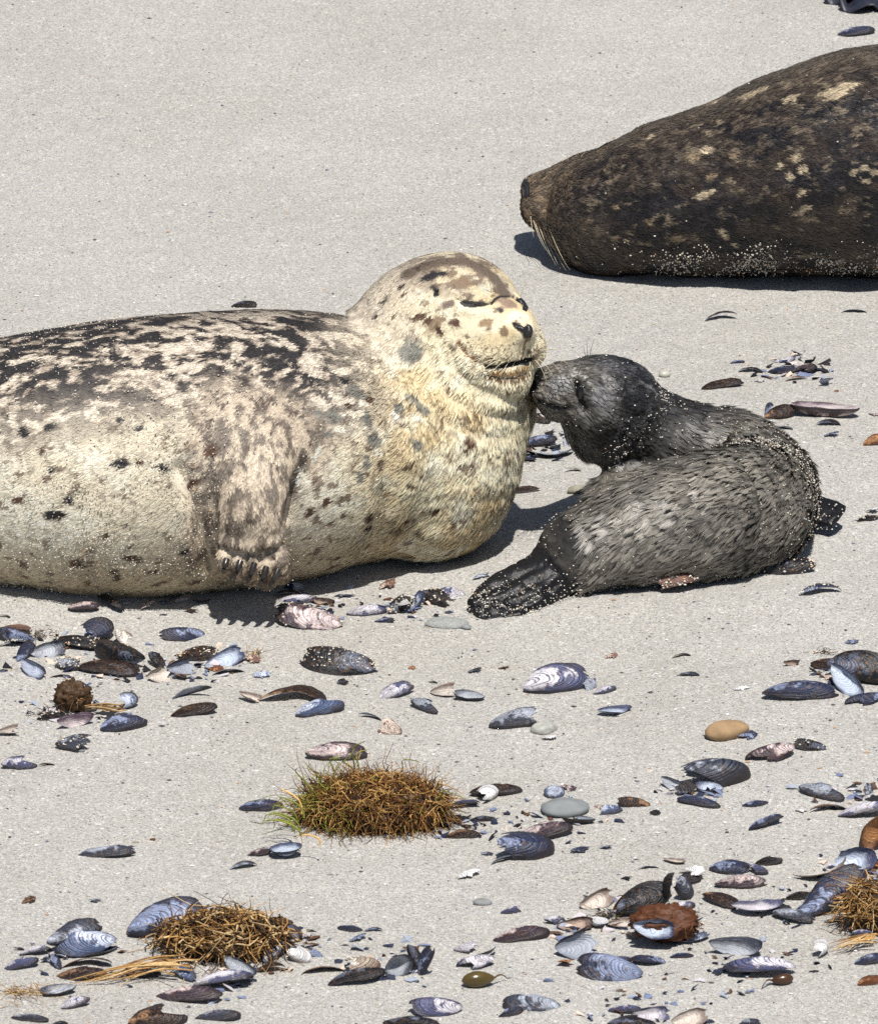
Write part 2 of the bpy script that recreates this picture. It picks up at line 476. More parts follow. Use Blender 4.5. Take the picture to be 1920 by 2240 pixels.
def roots_on(V, Q, n, count, keep):
    a, b, c, d = (V[Q[:, k]] for k in range(4)); cen = (a + b + c + d) / 4
    area = 0.5 * np.linalg.norm(np.cross(c - a, d - b), axis=1) * keep(cen, nrm(n[Q[:, 0]] + n[Q[:, 2]]))
    pr = area / area.sum(); f = rng.choice(len(Q), count, p=pr)
    s, t = rng.random(count)[:, None], rng.random(count)[:, None]
    w = [(1 - s) * (1 - t), s * (1 - t), s * t, (1 - s) * t]
    R = sum(w[k] * V[Q[f, k]] for k in range(4)); RN = nrm(sum(w[k] * n[Q[f, k]] for k in range(4)))
    return R, RN
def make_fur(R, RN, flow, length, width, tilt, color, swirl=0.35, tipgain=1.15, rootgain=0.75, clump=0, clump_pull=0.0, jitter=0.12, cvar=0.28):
    """short tapering hairs lying along the coat; every hair is three triangles"""
    n = len(R); d = flow - RN * (flow * RN).sum(1)[:, None]; d = nrm(d)
    a = (fbm(R * 38, 2, 61) - 0.5) * 2 * swirl * 2 + rng.normal(0, 0.12, n)
    side = np.cross(d, RN); d = d * np.cos(a)[:, None] + side * np.sin(a)[:, None]; side = nrm(np.cross(d, RN))
    L = (length * (0.7 + 0.6 * rng.random(n)))[:, None]; th = (tilt * (0.6 + 0.8 * rng.random(n)))[:, None]
    mid = R + L * 0.55 * (d * np.cos(th) + RN * np.sin(th)); tip = R + L * (d * np.cos(th * 0.75) + RN * np.sin(th * 0.75))
    cg = np.ones(n)
    if clump:
        kd = KDTree(clump); pick = rng.choice(n, clump, replace=False)
        for k, j in enumerate(pick): kd.insert(R[j], k)
        kd.balance()
        own = np.array([kd.find(r)[1] for r in R]); g = pick[own]
        far = np.linalg.norm(R - R[g], axis=1)
        pull = (clump_pull * (1 - sstep(0.6, 1.0, far / np.maximum(np.percentile(far, 97), 1e-6))))[:, None]
        tip = tip * (1 - pull) + tip[g] * pull; mid = mid * (1 - pull * 0.5) + mid[g] * pull * 0.5
        cg = (1 - cvar + 2 * cvar * rng.random(clump))[own] * (1.12 - 0.5 * sstep(0.4, 1.0, far / np.maximum(np.percentile(far, 97), 1e-6)))
    w = (width * (0.7 + 0.6 * rng.random(n)))[:, None]; base = R - RN * 0.0006
    P = np.stack([base - side * w / 2, base + side * w / 2, mid + side * w * 0.42, mid - side * w * 0.42, tip], 1).reshape(-1, 3)
    o = np.arange(n)[:, None] * 5
    F4 = o + np.array([[0, 1, 2, 3]]); F3 = o + np.array([[3, 2, 4]])
    j = (1 + rng.normal(0, jitter, n)) * cg
    c = color * j[:, None]
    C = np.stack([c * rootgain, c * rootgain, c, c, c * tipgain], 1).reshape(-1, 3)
    return np_mesh('fur', P, [F4, F3], True, np.clip(C, 0.004, 0.85))
OCT_V = np.array([[1, 0, 0], [-1, 0, 0], [0, 1, 0], [0, -1, 0], [0, 0, 1], [0, 0, -1]], float)
OCT_F = np.array([[0, 2, 4], [2, 1, 4], [1, 3, 4], [3, 0, 4], [2, 0, 5], [1, 2, 5], [3, 1, 5], [0, 3, 5]])
def grains_mesh(name, P, size, tint=(0.60, 0.56, 0.48), dark=0.08):
    n = len(P); s = (size * (0.5 + 0.9 * rng.random(n)))[:, None, None]
    sc = 0.6 + 0.8 * rng.random((n, 1, 3)); V = (P[:, None] + OCT_V[None] * s * sc * 0.5).reshape(-1, 3)
    F = (np.arange(n)[:, None, None] * 6 + OCT_F[None]).reshape(-1, 3)
    c = np.array(tint) * (0.75 + 0.5 * rng.random((n, 1))); c = c * (1 + 0.025 * rng.normal(size=(n, 3)))
    c[rng.random(n) < dark] = (0.10, 0.09, 0.085); c[rng.random(n) < 0.06] = (0.55, 0.34, 0.17)
    return np_mesh(name, V, F, False, np.clip(np.repeat(c, 6, 0), 0.02, 0.85))
GRAIN = mat_attr('grain', 0.7, 0.3)
def whisker(parent, a, b, sag, r, mat):
    a = np.asarray(a); b = np.asarray(b); t = np.linspace(0, 1, 9)[:, None]
    p = a * (1 - t) + b * t; p[:, 2] += (sag * 4 * t * (1 - t))[:, 0]
    V, F = tube_geo(p, r * (1 - 0.85 * t[:, 0]), 4)
    return obj('whisker', np_mesh('whisker', V, F), mat, parent)

# ------------------------------------------------------------------ mother seal
MB = [station(*s, ratio=1.0, sink=0.030) for s in ((0, 740, 1292), (200, 706, 1316), (400, 686, 1304), (600, 676, 1276), (740, 690, 1250))]
c0 = MB[0][0]; dirb = nrm(MB[0][0] - MB[1][0])
rear = [(c0 + dirb * 0.22 + [0, 0.02, -0.015], 0.20, 0.19), (c0 + dirb * 0.50 + [0, 0.05, -0.07], 0.145, 0.125), (c0 + dirb * 0.74 + [0, 0.08, -0.12], 0.075, 0.07), (c0 + dirb * 0.86 + [0, 0.1, -0.135], 0.05, 0.045)]
ys0 = MB[-1][0][1]
body_st = rear[::-1] + MB + [(at_y(850, 985, ys0 + 0.02), 0.185, 0.186), (at_y(930, 1000, ys0 + 0.03), 0.12, 0.12)]
M_BODY = Tube([s[0] for s in body_st], [s[1] for s in body_st], [s[2] for s in body_st], n=70)
YH = ys0 + 0.045                                               # depth of the head
M_NECK = Tube([at_y(690, 965, ys0), at_y(850, 940, ys0 + 0.02), at_y(955, 850, ys0 + 0.03), at_y(990, 700, YH)],
              [0.10, 0.172, 0.142, 0.088], [0.10, 0.172, 0.138, 0.088], up=(-0.5, 0.0, 1))
def depth_on_face(px): return YH - (px - 985) / 1300.0 * 0.90
HP = {k: at_y(px, py, depth_on_face(px) + off) for k, (px, py, off) in dict(
    skull=(972, 688, 0.0), nape=(892, 712, -0.055), brow=(1028, 684, 0.035), cheek=(1030, 745, 0.012), farcheek=(1105, 735, 0.085), snout=(1108, 728, 0.024), padl=(1086, 770, -0.004), padr=(1146, 764, 0.062),
    nose=(1140, 722, 0.014), chin=(1110, 816, 0.022), throat=(1062, 862, 0.085)).items()}
chest_c = at_y(950, 995, ys0 + 0.03); chest2_c = at_y(925, 1085, ys0 + 0.03)
tail_c = rear[-1][0]
FL = [trace(M_BODY.sdf, px, py, t) for px, py, t in ((600, 860, -0.09), (564, 990, -0.002), (552, 1100, 0.034), (550, 1170, 0.042))]
FL.append(at_y(552, 1218, FL[-1][1] + 0.004)); YP = FL[-1][1]
M_ARM = Tube(FL, [0.085, 0.064, 0.054, 0.055, 0.056], [0.045, 0.040, 0.034, 0.029, 0.021], up=(0, -1, 0.1))
FINGERS = []
for (x0, y0), (x1, y1), r in (((492, 1192), (494, 1240), 0.0150), ((515, 1196), (520, 1252), 0.0180), ((548, 1200), (553, 1264), 0.0195), ((582, 1205), (586, 1272), 0.0200), ((606, 1205), (618, 1260), 0.0190)):
    FINGERS.append(Tube([at_y(x0, y0, YP + 0.004), at_y((x0 + x1) / 2, (y0 + y1) / 2 - 2, YP - 0.012), at_y(x1, y1, YP - 0.004)], [r * 0.85, r, r * 0.8], [r * 0.85, r * 1.05, r * 0.75], up=(0, -1, 0.1), n=12))
def sdf_mother(p):
    d = M_BODY.sdf(p)
    d = smin(d, M_NECK.sdf(p), 0.075)
    d = smin(d, ellip(p, chest_c, (0.142, 0.155, 0.155)), 0.05)
    d = smin(d, ellip(p, chest2_c, (0.122, 0.15, 0.092)), 0.04)
    # everything else only matters close by
    m = p[:, 0] > -0.15
    if m.any():
        q = p[m]; e = ellip(q, HP['skull'], (0.092, 0.088, 0.094))
        for k, r, b in (('nape', 0.084, 0.07), ('brow', 0.078, 0.05), ('cheek', 0.076, 0.035), ('farcheek', 0.052, 0.03), ('snout', 0.050, 0.045), ('padl', 0.040, 0.022), ('padr', 0.036, 0.022), ('chin', 0.040, 0.020), ('nose', 0.019, 0.022)):
            e = smin(e, ellip(q, HP[k], (r, r, r * 0.97)), b)
        e = smin(e, ellip(q, HP['throat'], (0.080, 0.080, 0.090)), 0.05)
        d[m] = smin(d[m], e, 0.055)
    m = (p[:, 0] > -0.46) & (p[:, 0] < -0.14) & (p[:, 1] < -0.26)
    if m.any():
        q = p[m]; e = M_ARM.sdf(q)
        k = (q[:, 2] < 0.17) & (q[:, 0] < -0.22)
        if k.any():
            g = e[k]
            for t in FINGERS: g = smin(g, t.sdf(q[k]), 0.006)
            e[k] = g
        d[m] = smin(d[m], e, 0.012 + 0.03 * sstep(0.16, 0.28, q[:, 2]))
    m = p[:, 0] < -0.95                                        # hind flippers beyond the frame
    if m.any():
        q = p[m]
        for s in (-1, 1):
            t = Tube([tail_c, tail_c + dirb * 0.12 + [0, 0.05 * s, 0.0], tail_c + dirb * 0.27 + [0, 0.11 * s, 0.01]], [0.04, 0.05, 0.075], [0.035, 0.02, 0.01], n=16)
            d[m] = smin(d[m], t.sdf(q), 0.03)
    return d
xs = axis([(-1.95, -0.85, 0.014), (-0.85, -0.42, 0.0055), (-0.42, -0.20, 0.0036), (-0.20, -0.12, 0.0045), (-0.12, 0.24, 0.0028)])
ys = axis([(-0.62, -0.16, 0.0036), (-0.16, 0.06, 0.006), (0.06, 0.30, 0.012)])
zs = axis([(-0.07, 0.02, 0.006), (0.02, 0.30, 0.0040), (0.30, 0.57, 0.0030)])
MV, MQ, MN = mesh_sdf(sdf_mother, xs, ys, zs)
bvh = BVHTree.FromPolygons(MV.tolist(), MQ.tolist())
MV = grooves(MV, MN, bvh, [
    ([(1000, 655), (1018, 662), (1040, 667), (1062, 667), (1078, 662)], 0.0042, 0.0055),            # closed eye
    ([(1000, 676), (1030, 684), (1060, 683)], 0.008, -0.0030), ([(1005, 643), (1035, 648), (1070, 648)], 0.009, -0.0030),
    ([(1078, 662), (1086, 652), (1100, 647), (1122, 648), (1136, 654)], 0.0034, 0.0028),
    ([(1128, 652), (1140, 660), (1148, 670)], 0.005, 0.0060),
    ([(1066, 802), (1090, 803), (1115, 799), (1140, 792), (1162, 786)], 0.0050, 0.0115),   # mouth
    ([(1006, 758), (1024, 776), (1046, 792), (1066, 802)], 0.007, 0.0035),
    ([(1066, 818), (1095, 826), (1128, 824), (1152, 814)], 0.005, 0.0045),
    ([(1122, 706), (1134, 711)], 0.004, 0.005), ([(1154, 708), (1153, 718)], 0.004, 0.005), ([(1146, 730), (1143, 752), (1140, 778)], 0.0034, 0.0040),
    ([(962, 742), (975, 790), (1010, 836), (1060, 862), (1115, 872), (1155, 862)], 0.010, 0.0048),
    ([(935, 770), (955, 830), (1000, 880), (1060, 906), (1120, 910)], 0.012, 0.0042),
    ([(905, 800), (925, 870), (980, 925), (1050, 950), (1110, 950)], 0.014, 0.0034),
    ([(985, 760), (1000, 806), (1040, 842), (1090, 856)], 0.006, 0.0028),
    ([(795, 672), (780, 720), (775, 780)], 0.014, 0.003), ([(835, 655), (812, 710), (806, 780)], 0.012, 0.003), ([(755, 680), (745, 730), (735, 790)], 0.014, 0.0025),
    ([(955, 637)], 0.0055, 0.008),
    ([(476, 1196), (505, 1204), (545, 1208), (585, 1204), (606, 1194)], 0.006, 0.004), ([(490, 1186), (545, 1196), (600, 1184)], 0.010, -0.004),
    ([(509, 1212), (506, 1235), (503, 1256)], 0.0042, 0.007), ([(540, 1216), (536, 1245), (530, 1270)], 0.0042, 0.007), ([(570, 1220), (566, 1250), (560, 1282)], 0.0042, 0.007), ([(598, 1222), (596, 1250), (592, 1284)], 0.0042, 0.007),
    ([(396, 1030), (412, 1080), (436, 1140), (458, 1200), (462, 1240)], 0.017, 0.016), ([(640, 960), (636, 1050), (628, 1130), (622, 1190)], 0.010, 0.006)])
MN = vnormals(MV, MQ)
bump = (fbm(MV * [26, 40, 40], 3, 5) - 0.5)
chest_m = sstep(-0.20, -0.05, MV[:, 0]) * (1 - sstep(0.30, 0.42, MV[:, 2]))
MV = MV + MN * (bump * (0.0025 + 0.002 * chest_m))[:, None]
MN = vnormals(MV, MQ)
bvh = BVHTree.FromPolygons(MV.tolist(), MQ.tolist())
marks = Marks()
DK, BR, GR, WH, TN = (0.022, 0.020, 0.022), (0.085, 0.045, 0.027), (0.20, 0.195, 0.17), (0.80, 0.75, 0.62), (0.30, 0.21, 0.12)
for px, py, r, c, st, an in ((880, 624, 7, DK, 1.8, 45), (842, 656, 8, DK, 2.6, 55), (822, 690, 5, DK, 3, 60), (862, 689, 5, BR, 1, 0), (902, 762, 27, GR, 1.15, -60), (828, 788, 8, BR, 1.4, 70),
        
        
        (996, 706, 11, BR, 1.4, -20), (950, 706, 17, (0.26, 0.19, 0.12), 1.8, 45), (960, 722, 8, BR, 2.0, -50), (938, 700, 6, BR, 2.5, 40), (982, 666, 13, (0.16, 0.12, 0.09), 1.6, 30), (915, 690, 8, BR, 3.0, 20), (1096, 679, 8, DK, 1.2, 0), (1112, 663, 20, (0.27, 0.19, 0.14), 1.3, 0), (1090, 638, 11, (0.14, 0.10, 0.075), 2.2, -50),
        (952, 600, 12, DK, 2.8, 15), (905, 592, 8, DK, 3.2, 20), (1005, 616, 18, (0.20, 0.14, 0.09), 1.5, 0), (885, 640, 5, BR, 1.6, 40), (1060, 632, 12, (0.50, 0.48, 0.38), 1.5, 0), (1062, 706, 9, TN, 1.8, 10),
        (1020, 765, 9, (0.22, 0.11, 0.05), 1.6, -50), (1036, 780, 8, (0.20, 0.10, 0.05), 2.0, -40), (1008, 752, 7, (0.24, 0.13, 0.07), 1.6, -50),
        (1038, 663, 6.5, (0.045, 0.045, 0.045), 4.8, -3), (1147, 664, 9, (0.02, 0.02, 0.02), 1.9, -55), (1132, 713, 7.5, (0.022, 0.021, 0.023), 2.0, -28), (1155, 719, 9, (0.022, 0.021, 0.023), 1.35, 80), (1150, 734, 6.5, (0.022, 0.021, 0.023), 1.2, 80),
        (1028, 961, 17, BR, 1.2, 60), (785, 854, 13, GR, 1.9, -45), (902, 862, 12, GR, 2.2, -50), (877, 886, 12, GR, 1.3, 0), (927, 886, 12, GR, 1.7, -40), (810, 914, 17, GR, 1.6, 70), (735, 908, 15, GR, 1.8, 0), (823, 958, 14, GR, 1.5, -30), (918, 961, 13, GR, 1.6, -40), (722, 944, 11, GR, 1.5, -20),
        (808, 1008, 14, GR, 1.8, 60), (768, 884, 9, BR, 1.2, 0), (815, 873, 9, BR, 1.4, 20), (757, 830, 9, DK, 1.6, -30), (700, 900, 9, GR, 2, 0), (795, 1040, 10, GR, 1.5, 80),
        (872, 905, 8, WH, 2.4, -60), (915, 905, 7, WH, 2.6, -35), (800, 880, 7, WH, 2.2, -40), (745, 935, 8, WH, 2, -30), (835, 985, 8, WH, 2, -40), (700, 985, 9, WH, 1.5, 40), (668, 1050, 16, WH, 2.4, 100), (690, 1000, 9, WH, 1.3, 60),
        (682, 1118, 11, BR, 1.4, 50), (720, 1095, 10, BR, 1.8, 30), (812, 1130, 11, BR, 1.4, 60), (812, 1150, 9, DK, 1.2, 0), (905, 1055, 9, BR, 1.4, 0), (960, 1110, 9, BR, 1.5, 30), (1000, 1140, 9, BR, 1.4, 60), (900, 1130, 9, BR, 1.2, 0), (855, 1075, 8, TN, 1.4, 0), (1040, 1060, 8, TN, 1.3, 0), (745, 1218, 8, BR, 1.5, 20),
        (465, 985, 15, BR, 1.2, 60), (270, 1012, 11, DK, 2, 0), (312, 1010, 8, BR, 1.2, 0), (360, 1022, 11, DK, 1.3, -45), (55, 944, 13, DK, 1.5, -20), (115, 932, 11, DK, 1.3, 0), (155, 1095, 10, DK, 1.3, 0), (120, 1125, 12, DK, 2.6, 5), (45, 1095, 10, BR, 1.4, 0), (405, 1205, 10, DK, 1.4, -20), (265, 915, 8, DK, 1, 0), (310, 935, 7, DK, 1, 0), (95, 985, 8, BR, 1.2, 0), (120, 1024, 8, DK, 1.3, 0), (290, 1220, 9, BR, 2.4, 0), (180, 1235, 9, BR, 2.4, -10), (235, 1170, 7, BR, 1.6, 0), (340, 1250, 8, BR, 2, -10),
        (420, 1060, 10, BR, 2.0, 60), (435, 1052, 7, BR, 1.4, 40)):
    marks.spot(bvh, px, py, r, c, st, an)
for pix, w, c in (([(1068, 664), (1080, 660), (1086, 652), (1100, 647), (1122, 648), (1134, 654)], 3.2, DK),
        ([(895, 596), (930, 580), (975, 571), (1020, 572), (1055, 586), (1085, 612), (1104, 640)], 19, (0.13, 0.098, 0.075)),
        ([(1062, 800), (1090, 803), (1120, 799), (1162, 787)], 6.0, (0.030, 0.018, 0.013)), ([(1108, 793), (1134, 790), (1156, 786)], 7.5, (0.016, 0.012, 0.011)), ([(1062, 819), (1095, 828), (1130, 827), (1154, 815)], 4.5, (0.09, 0.05, 0.025)),
        ([(1078, 813), (1120, 813), (1152, 804)], 5.5, (0.36, 0.23, 0.10)), ([(1010, 762), (1036, 786), (1062, 800)], 4.5, (0.16, 0.085, 0.04)),
        ([(1150, 740), (1146, 760), (1142, 782)], 2.6, (0.25, 0.17, 0.10)), ([(948, 628), (953, 636), (956, 644)], 6.5, (0.012, 0.012, 0.012))):
    marks.line(bvh, pix, w, c)
for row in range(5):
    for k in range(8):
        px = 1052 + k * 12 + row * 5 + rng.normal(0, 1.5); py = 752 + row * 8 + 4 * math.sin(k * 0.5) + rng.normal(0, 1.2)
        if px < 1128: marks.spot(bvh, px, py, 2.6, (0.06, 0.045, 0.03), 1, 0, 0.9)
for row in range(4):
    for k in range(4):
        marks.spot(bvh, 1158 + k * 9 + row, 748 + row * 9 + k * 4, 2.4, (0.08, 0.06, 0.04), 1, 0, 0.8)
def coat_mother(P):
    i, f = M_BODY.near(P); q = P - M_BODY.lerp(M_BODY.c, i, f)
    elev = np.degrees(np.arctan2(q[:, 2], -q[:, 1]))
    on_body = 1 - sstep(-0.22, -0.02, P[:, 0] + 0.05 * (fbm(P * 12, 2, 21) - 0.5))
    warp = np.stack([fbm(P * 14, 2, 31), fbm(P * 14, 2, 32), fbm(P * 14, 2, 33)], -1) - 0.5
    big = fbm((P + warp * 0.06) * [32, 62, 62], 3, 41, 0.6)
    fine = fbm((P + warp * 0.03) * [48, 90, 90], 3, 45, 0.6)
    cream = mix(np.array([0.74, 0.655, 0.465]), np.array([0.62, 0.495, 0.295]), sstep(0.40, 0.62, fbm(P * [9, 11, 11], 3, 43)))
    cream = mix(cream, np.array([0.78, 0.72, 0.56]), sstep(0.52, 0.70, fbm(P * [22, 30, 30], 3, 44)) * 0.75)
    # paler, greyer flank; grey-brown back; dark broken blotches on the back
    back = sstep(12, 56, elev + 34 * (fbm(P * 6, 2, 46) - 0.5)) * on_body
    flank = mix(np.array([0.80, 0.735, 0.59]), np.array([0.68, 0.61, 0.47]), sstep(0.42, 0.6, fbm(P * 10, 3, 47)))
    C = mix(cream, flank, on_body)
    C = mix(C, np.array([0.60, 0.53, 0.44]), back * 0.85)
    thr = 0.500 - 0.035 * sstep(-0.25, -0.6, P[:, 0])
    blot = sstep(thr - 0.035, thr + 0.03, big * 0.62 + fine * 0.38) * back
    C = mix(C, np.array([0.020, 0.018, 0.021]), blot * 0.98)
    rim = sstep(75, 105, elev) * on_body
    C = mix(C, np.array([0.17, 0.135, 0.115]), rim * 0.55 * (1 - blot))
    # brown shading at blotch edges and small brown dots lower down
    edge = sstep(thr - 0.075, thr - 0.03, big * 0.62 + fine * 0.38) * back * (1 - blot)
    C = mix(C, np.array([0.20, 0.13, 0.085]), edge * 0.6)
    dots = sstep(0.640, 0.70, fbm(P * [46, 66, 66], 3, 48, 0.6)) * (1 - back)
    C = mix(C, np.array([0.10, 0.055, 0.032]), dots * 0.8)
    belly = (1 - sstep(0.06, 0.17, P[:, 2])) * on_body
    C = mix(C, C * np.array([0.72, 0.66, 0.58]), belly)  # shade of the lower belly painted into the coat, darker towards the sand
    # greyish, blotched flipper
    arm = (1 - sstep(0.028, 0.075, M_ARM.sdf(P))) * sstep(YP + 0.14, YP + 0.08, P[:, 1])
    ab = sstep(0.46, 0.58, fbm((P + warp * 0.04) * [75, 60, 34], 4, 49, 0.6))
    C = mix(C, mix(np.array([0.52, 0.43, 0.33]), np.array([0.085, 0.060, 0.050]), ab), arm * 0.85)
    tipz = (1 - sstep(0.075, 0.125, P[:, 2])) * sstep(YP + 0.05, YP + 0.02, P[:, 1]) * (P[:, 0] > -0.40) * (P[:, 0] < -0.22)
    C = mix(C, mix(np.array([0.42, 0.31, 0.20]), np.array([0.12, 0.085, 0.065]), ab * 0.8), tipz * 0.8)
    # crown of the head
    crown = sstep(0.430, 0.485, P[:, 2] + 0.03 * (fbm(P * 40, 2, 50) - 0.5))
    C = mix(C, np.array([0.17, 0.125, 0.095]), crown * (0.30 + 0.65 * sstep(0.42, 0.54, fine)))
    nape = sstep(-0.20, -0.10, P[:, 0]) * (1 - sstep(-0.06, 0.0, P[:, 0])) * sstep(0.36, 0.42, P[:, 2])
    C = mix(C, np.array([0.60, 0.53, 0.43]), nape * 0.6)
    streak = fbm(P * [300, 300, 120], 2, 52)
    C = C * (0.86 + 0.28 * streak)[:, None]
    return marks.apply(P, C)
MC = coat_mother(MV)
FURRY = mat_attr('seal_coat', 0.62, 0.35, bump=0.15, scale=500)
mother = empty('harbor_seal', (at_z(700, 1260)[0], -0.25, 0.0))
tag(mother, 'large cream spotted seal with dark back blotches, head raised, eyes closed', 'seal')
MW = Matrix.Translation(-Vector(mother.location))
def part(name, me, mat, root, kind=None):
    o = obj(name, me, mat, root, kind); o.matrix_parent_inverse = Matrix.Translation(-Vector(root.location)); return o
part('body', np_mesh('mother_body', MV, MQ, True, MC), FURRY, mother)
def seen(cen, nn, xlo, xhi):
    v = nrm(CAM - cen); return ((nn * v).sum(1) > -0.35) * (cen[:, 0] > xlo) * (cen[:, 0] < xhi) * (cen[:, 2] > -0.01)
NOSE = [(1116, 705), (1126, 703), (1136, 706), (1145, 714), (1153, 707), (1162, 713), (1165, 726), (1160, 738), (1148, 738), (1141, 727), (1124, 717)]
EYEL = [(1002, 662), (1012, 656), (1026, 656), (1046, 659), (1072, 663), (1060, 670), (1034, 674), (1014, 671)]
EYEC = [(1071, 667), (1078, 652), (1090, 646), (1106, 645), (1122, 648), (1106, 650), (1090, 651), (1083, 656), (1077, 668)]
EYER = [(1124, 655), (1138, 651), (1149, 657), (1156, 674), (1151, 683), (1140, 677), (1143, 667), (1132, 661)]
MOUTH = [(1084, 802), (1100, 796), (1118, 792), (1140, 783), (1160, 788), (1157, 800), (1136, 799), (1114, 804), (1096, 807)]
EAR = [(946, 648), (949, 633), (956, 627), (962, 634), (958, 646), (951, 652)]
WETBLACK = mat_plain('wet_black_skin', (0.016, 0.015, 0.016), 0.38, 0.5, 0.5, 300, 0.5)
LID = mat_plain('dark_eyelid', (0.040, 0.037, 0.035), 0.5, 0.4, 0.6, 500, 0.6)
for nm_, poly_, lift_, mt_ in (('nose', NOSE, 0.0045, WETBLACK), ('eyelid', EYEL, 0.0022, LID), ('brow_crease', EYEC, 0.0020, LID), ('eyelid', EYER, 0.0025, WETBLACK), ('mouth', MOUTH, 0.0010, WETBLACK), ('ear_hole', EAR, 0.0012, WETBLACK)):
    V_, F_ = patch(bvh, poly_, lift_)
    if len(F_): part(nm_, np_mesh(nm_, V_, F_), mt_, mother)
R, RN = roots_on(MV, MQ, MN, 300000, lambda c, n: seen(c, n, -0.95, 0.3) * (1 - 0.75 * np.exp(-((c - HP['nose']) ** 2).sum(1) / 0.03 ** 2)))
pr_ = proj(R); bad = np.zeros(len(R), bool); fr_ = (RN * (CAM - R)).sum(1) > 0
for poly_ in (NOSE, EYEL, EYEC, EYER, MOUTH, EAR): bad |= in_poly(pr_[:, 0], pr_[:, 1], poly_) & fr_ & (R[:, 0] > -0.05) & (R[:, 2] > 0.25)
R, RN = R[~bad], RN[~bad]
tn = M_BODY.lerp(M_BODY.t, *M_BODY.near(R)); tk = M_NECK.lerp(M_NECK.t, *M_NECK.near(R))
wn_ = sstep(-0.18, 0.0, R[:, 0])[:, None]
flow = -(tn * (1 - wn_) + tk * wn_) + np.array([-0.15, -0.1, -0.55])
arm_w = np.exp(-np.maximum(M_ARM.sdf(R), 0) / 0.02)[:, None]; flow = flow * (1 - arm_w) + M_ARM.lerp(M_ARM.t, *M_ARM.near(R)) * arm_w
face = np.exp(-((R - HP['padl']) ** 2).sum(1) / 0.11 ** 2)[:, None]; flow = flow * (1 - face) + nrm(R - HP['nose']) * 1.2 * face
cf = sstep(-0.22, -0.02, R[:, 0]) * (1 - sstep(0.34, 0.42, R[:, 2]))
hl = 0.0085 + 0.0075 * cf - 0.004 * sstep(0.36, 0.42, R[:, 2]) * sstep(-0.05, 0.02, R[:, 0])
fc_ = np.exp(-((R - HP['snout']) ** 2).sum(1) / 0.10 ** 2); hl = hl * (1 - 0.62 * np.clip(fc_ * 1.3, 0, 1))
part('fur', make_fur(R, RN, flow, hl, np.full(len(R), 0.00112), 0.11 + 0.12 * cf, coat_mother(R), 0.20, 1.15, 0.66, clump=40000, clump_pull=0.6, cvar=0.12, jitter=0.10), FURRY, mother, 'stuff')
HORN = mat_plain('claw_horn', (0.022, 0.018, 0.016), 0.28, 0.6, 0.4, 60, 0.1)
for (x0, y0), (x1, y1) in (((496, 1222), (486, 1256)), ((526, 1226), (510, 1268)), ((557, 1230), (538, 1282)), ((583, 1238), (564, 1290)), ((608, 1244), (587, 1292))):
    a = hits(bvh, [(x0, y0)])[0]; b = at_y(x1, y1, a[1] - 0.010); a = a + np.array([0, -0.003, 0.0])
    t = np.linspace(0, 1, 8)[:, None]; p = a * (1 - t) + b * t; p[:, 1] -= 0.007 * np.sin(np.pi * t[:, 0]); p[:, 2] += 0.001 * np.sin(np.pi * t[:, 0])
    V, F = tube_geo(p, 0.0052 * np.sqrt(np.clip(1.02 - t[:, 0] ** 1.6, 0.01, 1)), 8); part('claw', np_mesh('claw', V, F), HORN, mother)
WHISK = mat_plain('whisker_hair', (0.55, 0.48, 0.34), 0.4, 0.5, 0.2)
WDARK = mat_plain('whisker_dark', (0.05, 0.045, 0.04), 0.4, 0.5, 0.2)
bvh2 = bvh
for (x0, y0), (x1, y1), off, m in (((1080, 782), (1016, 802), -0.03, 0), ((1086, 786), (1022, 818), -0.03, 0), ((1096, 788), (1040, 826), -0.035, 0), ((1106, 790), (1066, 830), -0.035, 0), ((1120, 788), (1094, 826), -0.03, 0), ((1070, 778), (1004, 792), -0.03, 0), ((1062, 774), (1000, 776), -0.025, 0), ((1132, 786), (1116, 818), -0.02, 0),
        ((1176, 764), (1240, 752), 0.0, 0), ((1180, 768), (1250, 772), 0.0, 0), ((1182, 774), (1246, 800), 0.0, 0), ((1182, 780), (1228, 818), -0.01, 0), ((1176, 786), (1214, 830), -0.02, 0), ((1178, 762), (1222, 738), 0.01, 0), ((1170, 788), (1196, 836), -0.02, 0),
        ((1075, 640), (1060, 584), -0.02, 0), ((1085, 640), (1084, 590), -0.02, 0), ((1138, 648), (1160, 604), 0.0, 0)):
    h = hits(bvh, [(x0, y0)])
    if h: whisker_o = whisker(None, h[0], at_y(x1, y1, h[0][1] + off), 0.006, 0.00085, WHISK); whisker_o.parent = mother; whisker_o.matrix_parent_inverse = MW
def stick_grains(root, V, Q, n, count, keep, size, name='stuck_sand', lift=0.004, tint=(0.66, 0.62, 0.54)):
    R, RN = roots_on(V, Q, n, count, keep)
    return part(name, grains_mesh(name, R + RN * lift * (0.6 + 0.6 * rng.random((len(R), 1))), size, tint), GRAIN, root, 'stuff')
def mother_sand(c, n):
    s = seen(c, n, -0.9, 0.2) * np.exp(-((c[:, 0] + 0.62) / 0.25) ** 2) * (0.15 + sstep(0.46, 0.60, fbm(c * 9, 2, 71)) * (1.3 - sstep(0.28, 0.42, c[:, 2])))
    return s + 0.035 * seen(c, n, -0.9, 0.2) * (c[:, 2] < 0.42)
stick_grains(mother, MV, MQ, MN, 5200, mother_sand, 0.0021, lift=0.0045)

